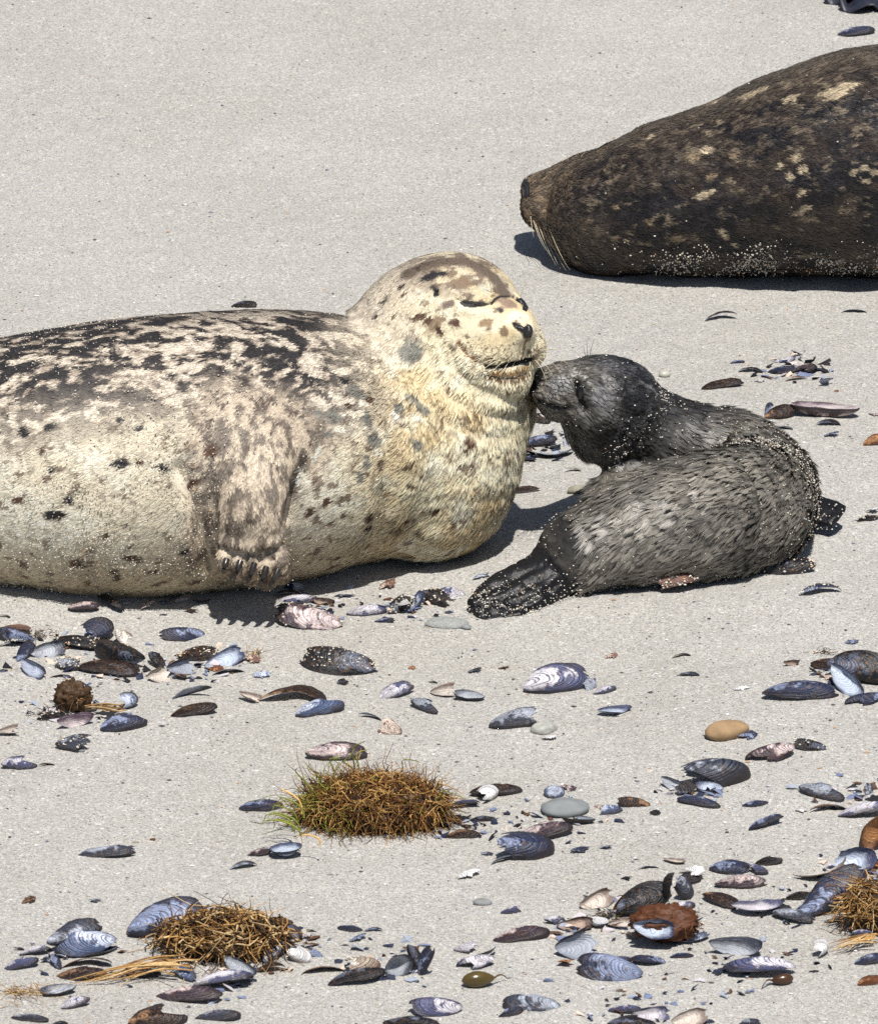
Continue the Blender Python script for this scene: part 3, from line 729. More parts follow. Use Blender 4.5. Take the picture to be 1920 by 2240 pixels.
PS = [station(*s, ratio=1.05, sink=0.008) for s in ((1262, 1130, 1292), (1370, 1052, 1284), (1480, 1008, 1274), (1580, 990, 1260), (1638, 985, 1244))]
yT = PS[-1][0][1]
PT = [PS[k][0] for k in range(5)]; PA = [PS[k][1] for k in range(5)]; PB = [PS[k][2] for k in range(5)]
P_TORSO = Tube(PT, PA, PB, n=40)
P_BACK = Tube([PT[3], PT[4] + [0.010, 0.02, 0.002], at_y(1668, 1065, yT + 0.10), at_y(1600, 1000, yT + 0.18), at_y(1510, 972, yT + 0.18), at_y(1425, 940, yT + 0.175), at_y(1360, 885, yT + 0.16)],
              [0.084, 0.090, 0.086, 0.078, 0.070, 0.070, 0.062], [0.090, 0.092, 0.086, 0.076, 0.068, 0.070, 0.062], n=40)
yh = yT + 0.14
PH = {k: at_y(*v) for k, v in dict(skull=(1342, 866, yh), brow=(1300, 850, yh - 0.02), cheek=(1288, 888, yh - 0.045), snout=(1224, 846, yh - 0.05), pad=(1198, 856, yh - 0.065), padf=(1198, 842, yh - 0.03), nose=(1174, 832, yh - 0.05), chin=(1212, 884, yh - 0.05), throat=(1318, 930, yh + 0.0)).items()}
h0 = PT[0]
P_HIP = Tube([PT[0], at_y(1215, 1252, h0[1] - 0.02), at_y(1150, 1283, h0[1] - 0.055), at_y(1085, 1318, h0[1] - 0.095), at_y(1048, 1334, h0[1] - 0.115)], [0.058, 0.049, 0.048, 0.045, 0.030], [0.060, 0.042, 0.028, 0.019, 0.011], up=(0.15, -0.45, 1), n=30)
P_HIP2 = Tube([at_y(1215, 1262, h0[1] - 0.04), at_y(1155, 1308, h0[1] - 0.085), at_y(1098, 1343, h0[1] - 0.11), at_y(1070, 1352, h0[1] - 0.115)], [0.03, 0.034, 0.030, 0.018], [0.02, 0.022, 0.018, 0.012], up=(0.1, -0.5, 1), n=24)
P_FORE = Tube([at_y(1730, 1105, yT + 0.15), at_y(1790, 1118, yT + 0.12), at_y(1832, 1128, yT + 0.10)], [0.03, 0.034, 0.028], [0.02, 0.012, 0.007], up=(0.2, -0.5, 1), n=16)
P_FORE2 = Tube([at_y(1400, 1000, yT + 0.14), at_y(1335, 1050, yT + 0.09), at_y(1306, 1066, yT + 0.08)], [0.03, 0.022, 0.012], [0.02, 0.014, 0.009], n=12)
def sdf_pup(p):
    d = smin(P_TORSO.sdf(p), P_BACK.sdf(p), 0.036)
    d = smin(d, smin(P_HIP.sdf(p), P_HIP2.sdf(p), 0.010), 0.03)
    d = smin(d, P_FORE.sdf(p), 0.012); d = smin(d, P_FORE2.sdf(p), 0.012)
    e = ellip(p, PH['skull'], (0.068, 0.064, 0.064))
    for k, r, b in (('brow', 0.054, 0.03), ('cheek', 0.050, 0.03), ('snout', 0.041, 0.035), ('pad', 0.031, 0.016), ('padf', 0.028, 0.016), ('nose', 0.014, 0.014), ('chin', 0.024, 0.018), ('throat', 0.062, 0.04)):
        e = smin(e, ellip(p, PH[k], (r, r, r)), b)
    return smin(d, e, 0.03)
lo = np.minimum(P_TORSO.c.min(0), P_HIP.c.min(0)) - 0.14; hi = np.maximum(P_BACK.c.max(0), PH['skull'] + 0.02) + 0.16
PV, PQ, PN = mesh_sdf(sdf_pup, axis([(at_z(1000, 1300)[0], PH['skull'][0] + 0.08, 0.0030), (PH['skull'][0] + 0.08, at_z(1870, 1100)[0], 0.0040)]), axis([(lo[1], hi[1], 0.0038)]), axis([(-0.05, max(hi[2], 0.32), 0.0034)]))
bvh = BVHTree.FromPolygons(PV.tolist(), PQ.tolist())
PV = grooves(PV, PN, bvh, [
    ([(1262, 838), (1264, 856), (1268, 876), (1274, 890)], 0.008, 0.009), ([(1285, 838), (1300, 850), (1302, 870)], 0.012, -0.003),
    ([(1172, 872), (1196, 884), (1222, 890), (1244, 892)], 0.0035, 0.005), ([(1165, 835)], 0.004, 0.003),
    ([(1400, 836), (1420, 846), (1432, 860)], 0.006, -0.003),
    ([(1640, 1020), (1668, 1090), (1672, 1170), (1660, 1230)], 0.009, 0.006), ([(1560, 1010), (1610, 1090), (1640, 1160), (1642, 1230)], 0.008, 0.004),
    ([(1500, 1010), (1520, 1080), (1560, 1140)], 0.01, 0.0035), ([(1700, 1030), (1735, 1110), (1730, 1200)], 0.009, 0.004),
    ([(1085, 1318), (1120, 1332), (1165, 1338)], 0.005, 0.006), ([(1045, 1330), (1062, 1345)], 0.006, 0.006), ([(1200, 1225), (1130, 1262), (1050, 1305)], 0.006, 0.003), ([(1215, 1250), (1145, 1288), (1062, 1328)], 0.005, 0.003), ([(1225, 1275), (1165, 1312), (1095, 1345)], 0.005, 0.003)])
PN = vnormals(PV, PQ)
PV = PV + PN * ((fbm(PV * 55, 3, 6) - 0.5) * 0.006)[:, None]; PN = vnormals(PV, PQ)
bvh = BVHTree.FromPolygons(PV.tolist(), PQ.tolist())
pm = Marks()
for px, py, r, cc_, st_, an_, am_ in ((1312, 862, 26, (0.15, 0.15, 0.155), 1.3, 30, 0.8), (1330, 900, 14, (0.13, 0.13, 0.13), 2.2, -50, 0.6), (1216, 838, 24, (0.15, 0.15, 0.155), 1.3, 0, 0.8), (1196, 868, 14, (0.13, 0.13, 0.13), 1.2, 0, 0.6), (1345, 800, 24, (0.09, 0.09, 0.10), 2.0, -10, 0.6), (1380, 870, 34, (0.014, 0.014, 0.016), 1.2, 60, 0.8)):
    pm.spot(bvh, px, py, r, cc_, st_, an_, am_)
for pix, w, c in (([(1262, 838), (1264, 856), (1268, 876), (1273, 888)], 8, (0.006, 0.006, 0.007)), ([(1172, 873), (1196, 885), (1222, 891), (1244, 893)], 3, (0.012, 0.011, 0.012)), ([(1164, 830), (1166, 845)], 7, (0.008, 0.008, 0.009)), ([(1400, 836), (1420, 846), (1432, 860)], 4, (0.16, 0.16, 0.17))):
    pm.line(bvh, pix, w, c)
def pup_skin(P):
    """how far a place belongs to the bare black flippers"""
    f = np.minimum(np.minimum(P_HIP.sdf(P), P_HIP2.sdf(P)), np.minimum(P_FORE.sdf(P), P_FORE2.sdf(P)))
    return (1 - sstep(0.006, 0.022, f)) * (1 - sstep(0.225, 0.262, P[:, 0]) * (P[:, 0] < 0.5))
def coat_pup(P):
    n1 = fbm(P * 16, 3, 81); n2 = fbm(P * 60, 2, 82)
    C = mix(np.array([0.235, 0.215, 0.185]), np.array([0.155, 0.143, 0.125]), sstep(0.4, 0.6, n1))
    head = np.exp(-((P - PH['skull']) ** 2).sum(1) / 0.10 ** 2)
    C = mix(C, mix(np.array([0.020, 0.020, 0.023]), np.array([0.062, 0.062, 0.066]), sstep(0.45, 0.6, n2)), np.clip(head * 1.6, 0, 1))
    neck = np.exp(-((P - at_y(1450, 880, yT + 0.2)) ** 2).sum(1) / 0.085 ** 2)
    C = mix(C, np.array([0.035, 0.034, 0.036]), np.clip(neck * 1.4, 0, 0.88))
    C = mix(C, np.array([0.22, 0.20, 0.16]), np.exp(-((P - PH['throat'] + [0, 0, 0.06]) ** 2).sum(1) / 0.05 ** 2) * 0.7)
    C = mix(C, np.array([0.009, 0.009, 0.011]), pup_skin(P))
    return pm.apply(P, C * (0.8 + 0.4 * n2)[:, None])
pup = empty('seal_pup', (0.40, yT, 0.0))
tag(pup, 'small wet dark grey seal pup curled round, nuzzling the throat of the spotted seal', 'seal')
WETFUR = mat_attr('wet_fur', 0.43, 0.45, bump=0.1, scale=600)
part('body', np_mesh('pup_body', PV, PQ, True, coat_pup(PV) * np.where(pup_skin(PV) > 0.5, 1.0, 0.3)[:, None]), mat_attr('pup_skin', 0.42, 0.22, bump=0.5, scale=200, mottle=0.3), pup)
R, RN = roots_on(PV, PQ, PN, 230000, lambda c, n: seen(c, n, 0, 0.75) * (pup_skin(c) < 0.35))
def pup_flow(R):
    dt = P_TORSO.sdf(R); db = P_BACK.sdf(R)
    ft = -P_TORSO.lerp(P_TORSO.t, *P_TORSO.near(R)); fb = -P_BACK.lerp(P_BACK.t, *P_BACK.near(R))
    w = sstep(-0.02, 0.02, dt - db)[:, None]
    return ft * (1 - w) + fb * w + np.array([0, -0.1, -0.4])
fl = pup_flow(R)
dh = np.linalg.norm(R - PH['skull'], axis=1); hw = (1 - sstep(0.075, 0.13, dh)); hw = np.maximum(hw, 1 - sstep(0.04, 0.10, np.linalg.norm(R - PH['snout'], axis=1)))
fl = fl * (1 - hw[:, None]) + (nrm(R - PH['nose']) + np.array([0.1, 0, -0.1])) * hw[:, None]
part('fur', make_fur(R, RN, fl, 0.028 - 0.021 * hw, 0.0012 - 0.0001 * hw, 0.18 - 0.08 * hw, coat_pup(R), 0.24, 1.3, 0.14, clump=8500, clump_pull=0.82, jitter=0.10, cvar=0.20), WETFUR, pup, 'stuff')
EYE = mat_plain('wet_black_eye', (0.006, 0.006, 0.007), 0.08, 0.7, 0.1)
h = hits(bvh, [(1268, 864)])[0]
ev = nrm(rng.normal(size=(1, 3)))
th, ph = np.meshgrid(np.linspace(0, np.pi, 10), np.linspace(0, 2 * np.pi, 16, endpoint=False), indexing='ij')
SPV = np.stack([np.sin(th) * np.cos(ph), np.sin(th) * np.sin(ph), np.cos(th)], -1).reshape(-1, 3)
SPF = np.array([[i * 16 + j, (i + 1) * 16 + j, (i + 1) * 16 + (j + 1) % 16, i * 16 + (j + 1) % 16] for i in range(9) for j in range(16)])
part('eye', np_mesh('eye', h + np.array([0.001, 0.006, 0]) + SPV * [0.0085, 0.011, 0.019], SPF), EYE, pup)
PW = Matrix.Translation(-Vector(pup.location))
for (x0, y0), (x1, y1), off in (((1285, 786), (1283, 742), 0), ((1288, 786), (1301, 738), 0), ((1280, 788), (1276, 756), 0), ((1272, 800), (1258, 838), -0.04), ((1205, 868), (1250, 900), -0.06), ((1200, 874), (1236, 902), -0.06), ((1198, 880), (1160, 950), -0.05), ((1194, 882), (1145, 940), -0.05), ((1204, 884), (1178, 962), -0.05), ((1190, 878), (1150, 925), -0.05), ((1208, 862), (1256, 880), -0.06)):
    q = hits(bvh, [(x0, y0)])
    if q: w_ = whisker(None, q[0], at_y(x1, y1, q[0][1] + off), 0.004, 0.00055, WDARK); w_.parent = pup; w_.matrix_parent_inverse = PW
def pup_sand(c, n):
    s = seen(c, n, 0, 0.75) * 0.22
    b1 = polydist(c, [at_y(1440, 870, yT + 0.14), at_y(1390, 930, yT + 0.12), at_y(1340, 980, yT + 0.1)], 0.06)
    b2 = polydist(c, [at_y(1500, 980, yT + 0.06), at_y(1580, 950, yT + 0.1), at_y(1680, 960, yT + 0.05)], 0.08)
    s = s + 4.0 * np.exp(-(b1 / 0.022) ** 2) + 3.2 * np.exp(-(b2 / 0.04) ** 2) + 1.6 * pup_skin(c) * (1 - sstep(0.018, 0.030, c[:, 2])) * (c[:, 0] < 0.16) + 0.25 * pup_skin(c)
    s = s + 2.2 * (1 - sstep(0.015, 0.045, c[:, 2])) + 1.5 * np.exp(-((c[:, 0] - 0.60) / 0.05) ** 2)
    return s * seen(c, n, 0, 0.75)
stick_grains(pup, PV, PQ, PN, 3600, pup_sand, 0.0022, lift=0.006)

# ------------------------------------------------------------------ dark seal behind
DS = [station(*s, ratio=1.0, sink=0.010) for s in ((1345, 330, 600), (1450, 268, 607), (1600, 216, 608), (1750, 148, 608), (1930, 98, 606), (2160, 90, 604), (2420, 150, 596), (2700, 290, 580), (2900, 400, 560))]
D_BODY = Tube([s[0] for s in DS], [s[1] for s in DS], [s[2] for s in DS], n=70)
yd = DS[0][0][1]
D_NECK = Tube([DS[1][0], DS[0][0], at_y(1275, 452, yd + 0.05), at_y(1235, 446, yd + 0.07)], [0.05, 0.090, 0.074, 0.050], [0.05, 0.090, 0.076, 0.050], n=30)
DP = {k: at_y(*v) for k, v in dict(skull=(1278, 446, yd + 0.05), snout=(1222, 444, yd + 0.07), pad=(1188, 452, yd + 0.045), pad2=(1188, 420, yd + 0.085), nose=(1164, 412, yd + 0.085), chin=(1204, 474, yd + 0.05), jaw=(1250, 494, yd + 0.03)).items()}
dt_ = DS[-1][0]; dd = nrm(DS[-1][0] - DS[-2][0])
D_TAIL = [Tube([dt_, dt_ + dd * 0.12 + [0, 0.05 * s, 0.0], dt_ + dd * 0.27 + [0, 0.11 * s, 0.0]], [0.05, 0.05, 0.075], [0.04, 0.022, 0.012], n=14) for s in (-1, 1)]
def sdf_dark(p):
    d = smin(D_BODY.sdf(p), D_NECK.sdf(p), 0.07)
    m = p[:, 0] < 0.45
    if m.any():
        q = p[m]; e = ellip(q, DP['skull'], (0.080, 0.08, 0.080))
        for k, r, b in (('snout', 0.050, 0.035), ('pad', 0.040, 0.010), ('pad2', 0.036, 0.012), ('nose', 0.018, 0.012), ('chin', 0.030, 0.010), ('jaw', 0.046, 0.025)): e = smin(e, ellip(q, DP[k], (r, r, r)), b)
        d[m] = smin(d[m], e, 0.035)
    m = p[:, 0] > 1.3
    if m.any():
        q = p[m]
        for t in D_TAIL: d[m] = smin(d[m], t.sdf(q), 0.03)
    return d
DV, DQ, DN = mesh_sdf(sdf_dark, axis([(0.10, 0.36, 0.0036), (0.36, 0.88, 0.005), (0.88, 2.2, 0.018)]), axis([(yd - 0.36, yd + 0.10, 0.0048), (yd + 0.10, yd + 0.6, 0.008)]), axis([(-0.06, 0.48, 0.0045)]))
bvh = BVHTree.FromPolygons(DV.tolist(), DQ.tolist())
DV = grooves(DV, DN, bvh, [([(1290, 524)], 0.005, 0.006), ([(1148, 405), (1152, 425)], 0.004, 0.004), ([(1165, 470), (1195, 505), (1225, 540)], 0.006, 0.003),
    ([(1300, 470), (1500, 420), (1700, 370), (1850, 310)], 0.03, 0.006), ([(1320, 330), (1328, 370)], 0.008, 0.003), ([(1300, 345), (1306, 380)], 0.008, 0.002)])
DN = vnormals(DV, DQ); DV = DV + DN * ((fbm(DV * 22, 3, 8) - 0.5) * 0.007)[:, None]; DN = vnormals(DV, DQ)
bvh = BVHTree.FromPolygons(DV.tolist(), DQ.tolist())
dm = Marks(); LT, LB = (0.42, 0.345, 0.235), (0.24, 0.18, 0.115)
for px, py, r, c, st, an in ((1640, 208, 10, LT, 3, 25), (1820, 205, 14, LT, 2.0, 20), (1850, 188, 10, LT, 2.2, 15), (1725, 215, 8, LT, 2.0, 15), (1720, 218, 6, LT, 1.5, 60), (1510, 345, 9, LB, 1.5, 0), (1540, 325, 8, LT, 2.2, 25), (1600, 340, 6, LB, 1.8, 0), (1535, 425, 8, LT, 2.2, 25), (1550, 385, 7, LB, 1.6, 10), (1735, 345, 8, LT, 1.8, 20), (1700, 365, 7, LT, 1.4, -50), (1750, 370, 7, LT, 1.4, 60), (1720, 385, 7, LT, 1.8, -20), (1860, 375, 7, LT, 1.4, 45), (1905, 375, 7, LT, 1.4, -45), (1885, 365, 5, LT, 2, 0), (1885, 395, 5, LT, 2, 0),
        (1745, 420, 6, LT, 1.5, 0), (1740, 465, 7, LT, 2.0, 30), (1760, 455, 5, LT, 1.6, 0), (1575, 510, 8, LT, 1.8, -60), (1600, 535, 6, LT, 1.6, -30), (1475, 525, 8, LB, 1.6, 0), (1365, 525, 5, LT, 1.2, 0), (1415, 485, 6, LB, 1.6, -40), (1340, 455, 6, LB, 1.8, 0), (1305, 330, 9, LB, 1.5, 60), (1418, 300, 6, LT, 1.6, 45), (1550, 228, 8, LT, 2.2, 25), (1500, 240, 8, LT, 2, 25), (1345, 520, 4, LB, 1, 0), (1290, 524, 5, (0.01, 0.01, 0.01), 1.3, 80), (1280, 535, 30, (0.075, 0.06, 0.045), 1.2, 0)):
    dm.spot(bvh, px, py, r * 1.25, c, st, an, 0.95)
dm.line(bvh, [(1147, 408), (1149, 420), (1154, 430)], 4, (0.01, 0.01, 0.01))
def coat_dark(P):
    i, f = D_BODY.near(P); q = P - D_BODY.lerp(D_BODY.c, i, f); elev = np.degrees(np.arctan2(q[:, 2], -q[:, 1]))
    n1 = fbm(P * [18, 30, 30], 3, 91); n2 = fbm(P * [70, 120, 120], 3, 92)
    C = mix(np.array([0.018, 0.016, 0.018]), np.array([0.045, 0.034, 0.028]), sstep(0.4, 0.62, n1))
    C = mix(C, np.array([0.125, 0.098, 0.072]), sstep(0.54, 0.66, n2) * (0.04 + 0.55 * sstep(12, 50, elev)))  # fewer pale flecks low down: shaded lower flank painted in
    C = mix(C, np.array([0.30, 0.24, 0.165]), sstep(0.60, 0.74, fbm(P * [42, 64, 64], 4, 93, 0.65)) * 0.5)
    hd = np.exp(-((P - DP['snout']) ** 2).sum(1) / 0.10 ** 2)
    C = mix(C, mix(np.array([0.14, 0.10, 0.07]), np.array([0.34, 0.24, 0.15]), sstep(0.45, 0.6, n2)), np.clip(hd * 1.5, 0, 0.9))
    C = mix(C, np.array([0.17, 0.135, 0.10]), sstep(62, 95, elev) * 0.55)  # paler along the back: its sunlit upper edge painted into the coat
    return dm.apply(P, C * (0.8 + 0.4 * n2)[:, None])
dark = empty('dark_seal', (DS[2][0][0], DS[2][0][1], 0.0))
tag(dark, 'dark brown seal with pale blotches lying behind the pup, cut off by the right edge', 'seal')
DCOAT = mat_attr('dark_coat', 0.5, 0.4, bump=0.15, scale=450)
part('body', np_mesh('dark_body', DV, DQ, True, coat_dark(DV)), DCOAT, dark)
R, RN = roots_on(DV, DQ, DN, 115000, lambda c, n: seen(c, n, 0, 0.95))
fl = D_BODY.lerp(D_BODY.t, *D_BODY.near(R)) + np.array([0.1, -0.1, -0.25])
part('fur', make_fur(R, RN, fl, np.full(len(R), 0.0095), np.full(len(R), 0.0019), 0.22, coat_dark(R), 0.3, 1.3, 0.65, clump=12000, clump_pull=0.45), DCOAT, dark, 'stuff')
for nm_, poly_, lift_ in (('nose', [(1143, 398), (1152, 392), (1160, 402), (1160, 424), (1152, 438), (1144, 428)], 0.004), ('mouth', [(1160, 468), (1176, 474), (1196, 486), (1214, 500), (1212, 504), (1194, 491), (1174, 480), (1160, 474)], 0.003), ('eyelid', [(1284, 520), (1290, 514), (1296, 522), (1293, 534), (1286, 532)], 0.003)):
    V_, F_ = patch(bvh, poly_, lift_)
    if len(F_): part(nm_, np_mesh(nm_, V_, F_), WETBLACK, dark)
DW = Matrix.Translation(-Vector(dark.location))
for (x0, y0), (x1, y1), off, sag in (((1170, 486), (1204, 560), -0.06, 0.0), ((1178, 490), (1216, 580), -0.06, 0.0), ((1186, 494), (1226, 588), -0.06, 0.0), ((1194, 498), (1238, 592), -0.05, 0.0), ((1202, 502), (1246, 590), -0.05, 0.0), ((1166, 480), (1192, 545), -0.06, 0.0), ((1182, 500), (1262, 604), -0.05, 0.0), ((1265, 345), (1288, 312), 0.0, 0.0), ((1245, 352), (1238, 326), 0.0, 0.0), ((1160, 470), (1168, 520), -0.04, 0)):
    q = hits(bvh, [(x0, y0)])
    if q: w_ = whisker(None, q[0], at_y(x1, y1, q[0][1] + off), -0.006, 0.0007, WHISK); w_.parent = dark; w_.matrix_parent_inverse = DW
def dark_sand(c, n):
    return seen(c, n, 0, 0.95) * (np.exp(-((c[:, 2] - 0.055 - 0.03 * (c[:, 0] - 0.3)) / 0.028) ** 2) * sstep(0.26, 0.5, c[:, 0]) * (0.3 + sstep(0.40, 0.6, fbm(c * 14, 2, 95)) * 2.0) + 0.003)
stick_grains(dark, DV, DQ, DN, 1500, dark_sand, 0.0027, lift=0.003)

# ------------------------------------------------------------------ shells: valves
def valve_mesh(name, wid=0.48, hgt=0.19, bend=0.05, seed=0, keep=None, skew=0.38, ridges=11, limpet=False, dent=0.03, ns=26, nw=15):
    r = np.random.default_rng(seed)
    s = 0.5 - 0.5 * np.cos(np.linspace(0.0, np.pi, ns)); s = np.clip(s, 0.0015, 0.9985); w = np.sin(np.linspace(-np.pi / 2, np.pi / 2, nw))
    S, W = np.meshgrid(s, w, indexing='ij')
    if keep is not None:                                 # a broken piece: only a part of the valve, with a ragged edge
        jag = lambda u, k: (fbm(np.stack([u.ravel() * 3.2, np.full(u.size, k + seed * 1.7), np.zeros(u.size)], -1), 3, seed + 20, 0.65).reshape(u.shape) - 0.5)
        S, W = keep(S, W, jag); S = np.clip(S, 0.0015, 0.9985); W = np.clip(W, -1, 1)
    if limpet: hw = lambda x: 0.5 * wid * 2 * np.sqrt(np.clip(x * (1 - x), 0, 1)); yc = lambda x: 0 * x
    else:
        k = (0.62 ** 0.62) * (0.38 ** 0.42)
        hw = lambda x: wid / 2 * np.clip(x, 0, 1) ** 0.62 * np.clip(1 - x, 0, 1) ** 0.42 / k; yc = lambda x: bend * 4 * x * (1 - x) - bend * 1.2
    X = S; Y = yc(S) + W * hw(S)
    if limpet: prof = np.sqrt(np.clip(4 * S * (1 - S), 0, 1)); Z = hgt * np.clip(1 - np.sqrt((2 * S - 1) ** 2 + (Y / (wid / 2 + 1e-6)) ** 2 * 0.98), 0, 1) ** 0.75
    else:
        kp = (0.52 ** 0.55) * (0.48 ** 0.5); prof = S ** 0.55 * (1 - S) ** 0.5 / kp
        Ws = np.clip(W + skew * (1 - W * W), -1, 1); Z = hgt * prof * np.clip(1 - np.abs(Ws) ** 1.7, 0, 1) ** 0.66
    # growth coordinate: which scaled copy of the outline about the umbo passes here
    lo = np.full(S.shape, 1e-3); hi = np.ones(S.shape)
    for _ in range(22):
        g = (lo + hi) / 2; xx = X / g; ins = (xx <= 1) & (np.abs(Y / g - yc(np.clip(xx, 0, 1))) <= hw(np.clip(xx, 0, 1)) * 1.0001)
        hi = np.where(ins, g, hi); lo = np.where(ins, lo, g)
    G = hi if not limpet else np.clip(np.sqrt((2 * S - 1) ** 2 + (Y / (wid / 2)) ** 2), 0, 1)
    P = np.stack([X, Y, Z], -1).reshape(-1, 3)
    rid = 0.0045 * np.sin(2 * np.pi * ridges * G.ravel() ** 1.3 + 2 * fbm(P * 4 + seed, 2, seed)) * (0.3 + 0.7 * G.ravel())
    P[:, 2] += rid * (Z.ravel() / hgt) ** 0.5 + dent * (fbm(P * 5 + seed * 3.1, 2, seed + 7) - 0.5) * (Z.ravel() / hgt)
    P[:, 1] += 0.05 * (fbm(P * 3 + seed, 2, seed + 3) - 0.5); P[:, :2] += 0.022 * (np.stack([fbm(P * 11 + seed, 2, seed + 4), fbm(P * 11 + seed, 2, seed + 5)], -1) - 0.5) * sstep(0.8, 1.0, G.ravel())[:, None]
    gi = np.gradient(P.reshape(ns, nw, 3), axis=0); gj = np.gradient(P.reshape(ns, nw, 3), axis=1)
    nn = nrm(np.cross(gi, gj).reshape(-1, 3)); nn[nn[:, 2] < 0] *= -1
    inn = P - (nn * 0.45 + np.array([0, 0, 0.55])) * 0.022 * (0.35 + 0.65 * np.clip(Z.ravel() / hgt, 0, 1))[:, None]
    i, j = np.meshgrid(np.arange(ns - 1), np.arange(nw - 1), indexing='ij'); a = (i * nw + j).ravel()
    Q = np.stack([a, a + nw, a + nw + 1, a + 1], -1)
    n = len(P)
    ed = {}
    for q in Q:
        for k in range(4):
            e = (q[k], q[(k + 1) % 4]); ed[e] = 1
    rimq = [(v, u, u + n, v + n) for (u, v) in ed if (v, u) not in ed]
    F = np.concatenate([Q, Q[:, ::-1] + n, np.array(rimq)])
    V = np.concatenate([P, inn]); gg = np.concatenate([G.ravel(), G.ravel()]); side = np.concatenate([np.zeros(n), np.ones(n)])
    used = np.unique(F); mp = np.full(len(V), -1); mp[used] = np.arange(len(used)); V = V[used]; F = mp[F]; gg = gg[used]; side = side[used]
    ex = V[:, 0].max() - V[:, 0].min(); V = (V - [V[:, 0].min() + ex / 2, (V[:, 1].max() + V[:, 1].min()) / 2, V[:, 2].min()]) / ex
    me = np_mesh(name, V, F, True, None, {'growth': gg, 'inner': side}); me['unit'] = 1
    return me, V
VT = {}
def variants(key, n, **kw):
    VT[key] = []
    for k in range(n):
        q = dict(kw); q['wid'] = kw.get('wid', 0.48) * (0.92 + 0.16 * rng.random()); q['hgt'] = kw.get('hgt', 0.19) * (0.88 + 0.24 * rng.random())
        VT[key].append(valve_mesh('valve_' + key, seed=len(VT) * 10 + k, **q))
def k_umbo(S, W, jag): return S * (0.58 + 0.55 * jag(W, 1)), W
def k_margin(S, W, jag):
    c = 0.42 + 0.5 * jag(W, 2); return c + S * (1 - c), W
def k_sliver(S, W, jag):
    c = 0.10 + 0.9 * jag(S, 3); return S, c + (W + 1) / 2 * (1 - c)
def k_flake(S, W, jag):
    a = (S - 0.5) * 2; b = W; sq = np.maximum(np.abs(a), np.abs(b)); r = np.sqrt(a * a + b * b) + 1e-9
    u, v = a * sq / r, b * sq / r; th = np.arctan2(v, u); k = 1 + 1.1 * jag(np.cos(th), 4) + 0.9 * jag(np.sin(th), 5)
    return 0.5 + 0.24 * u * k, 0.05 + 0.62 * v * k
def k_arch(S, W, jag):
    c = -0.45 + 0.5 * jag(S, 6) + 0.3 * S ** 3; return S, -1 + (W + 1) / 2 * (c + 1)
def k_bite(S, W, jag):
    c = 1 - 0.42 * sstep(-0.15, 0.25, W + 0.8 * jag(W, 8)) + 0.35 * jag(W, 7) * sstep(-0.2, 0.1, W); return S * np.minimum(c, 1), W
def k_chip(S, W, jag): return S * (0.95 + 0.22 * np.minimum(jag(W, 9), 0.2)), W * (0.97 + 0.10 * np.minimum(jag(S, 10), 0.25))
variants('full', 6, wid=0.50, hgt=0.18, keep=k_chip); variants('slim', 5, wid=0.42, hgt=0.16, keep=k_chip)
variants('umbo', 3, keep=k_umbo); variants('margin', 3, keep=k_margin, hgt=0.22)
variants('sliver', 3, wid=0.6, keep=k_sliver); variants('flake', 5, wid=0.6, keep=k_flake)
variants('arch', 2, wid=0.55, hgt=0.3, keep=k_arch); variants('bite', 7, wid=0.48, hgt=0.18, keep=k_bite)
variants('limpet', 2, wid=0.86, hgt=0.34, limpet=True)

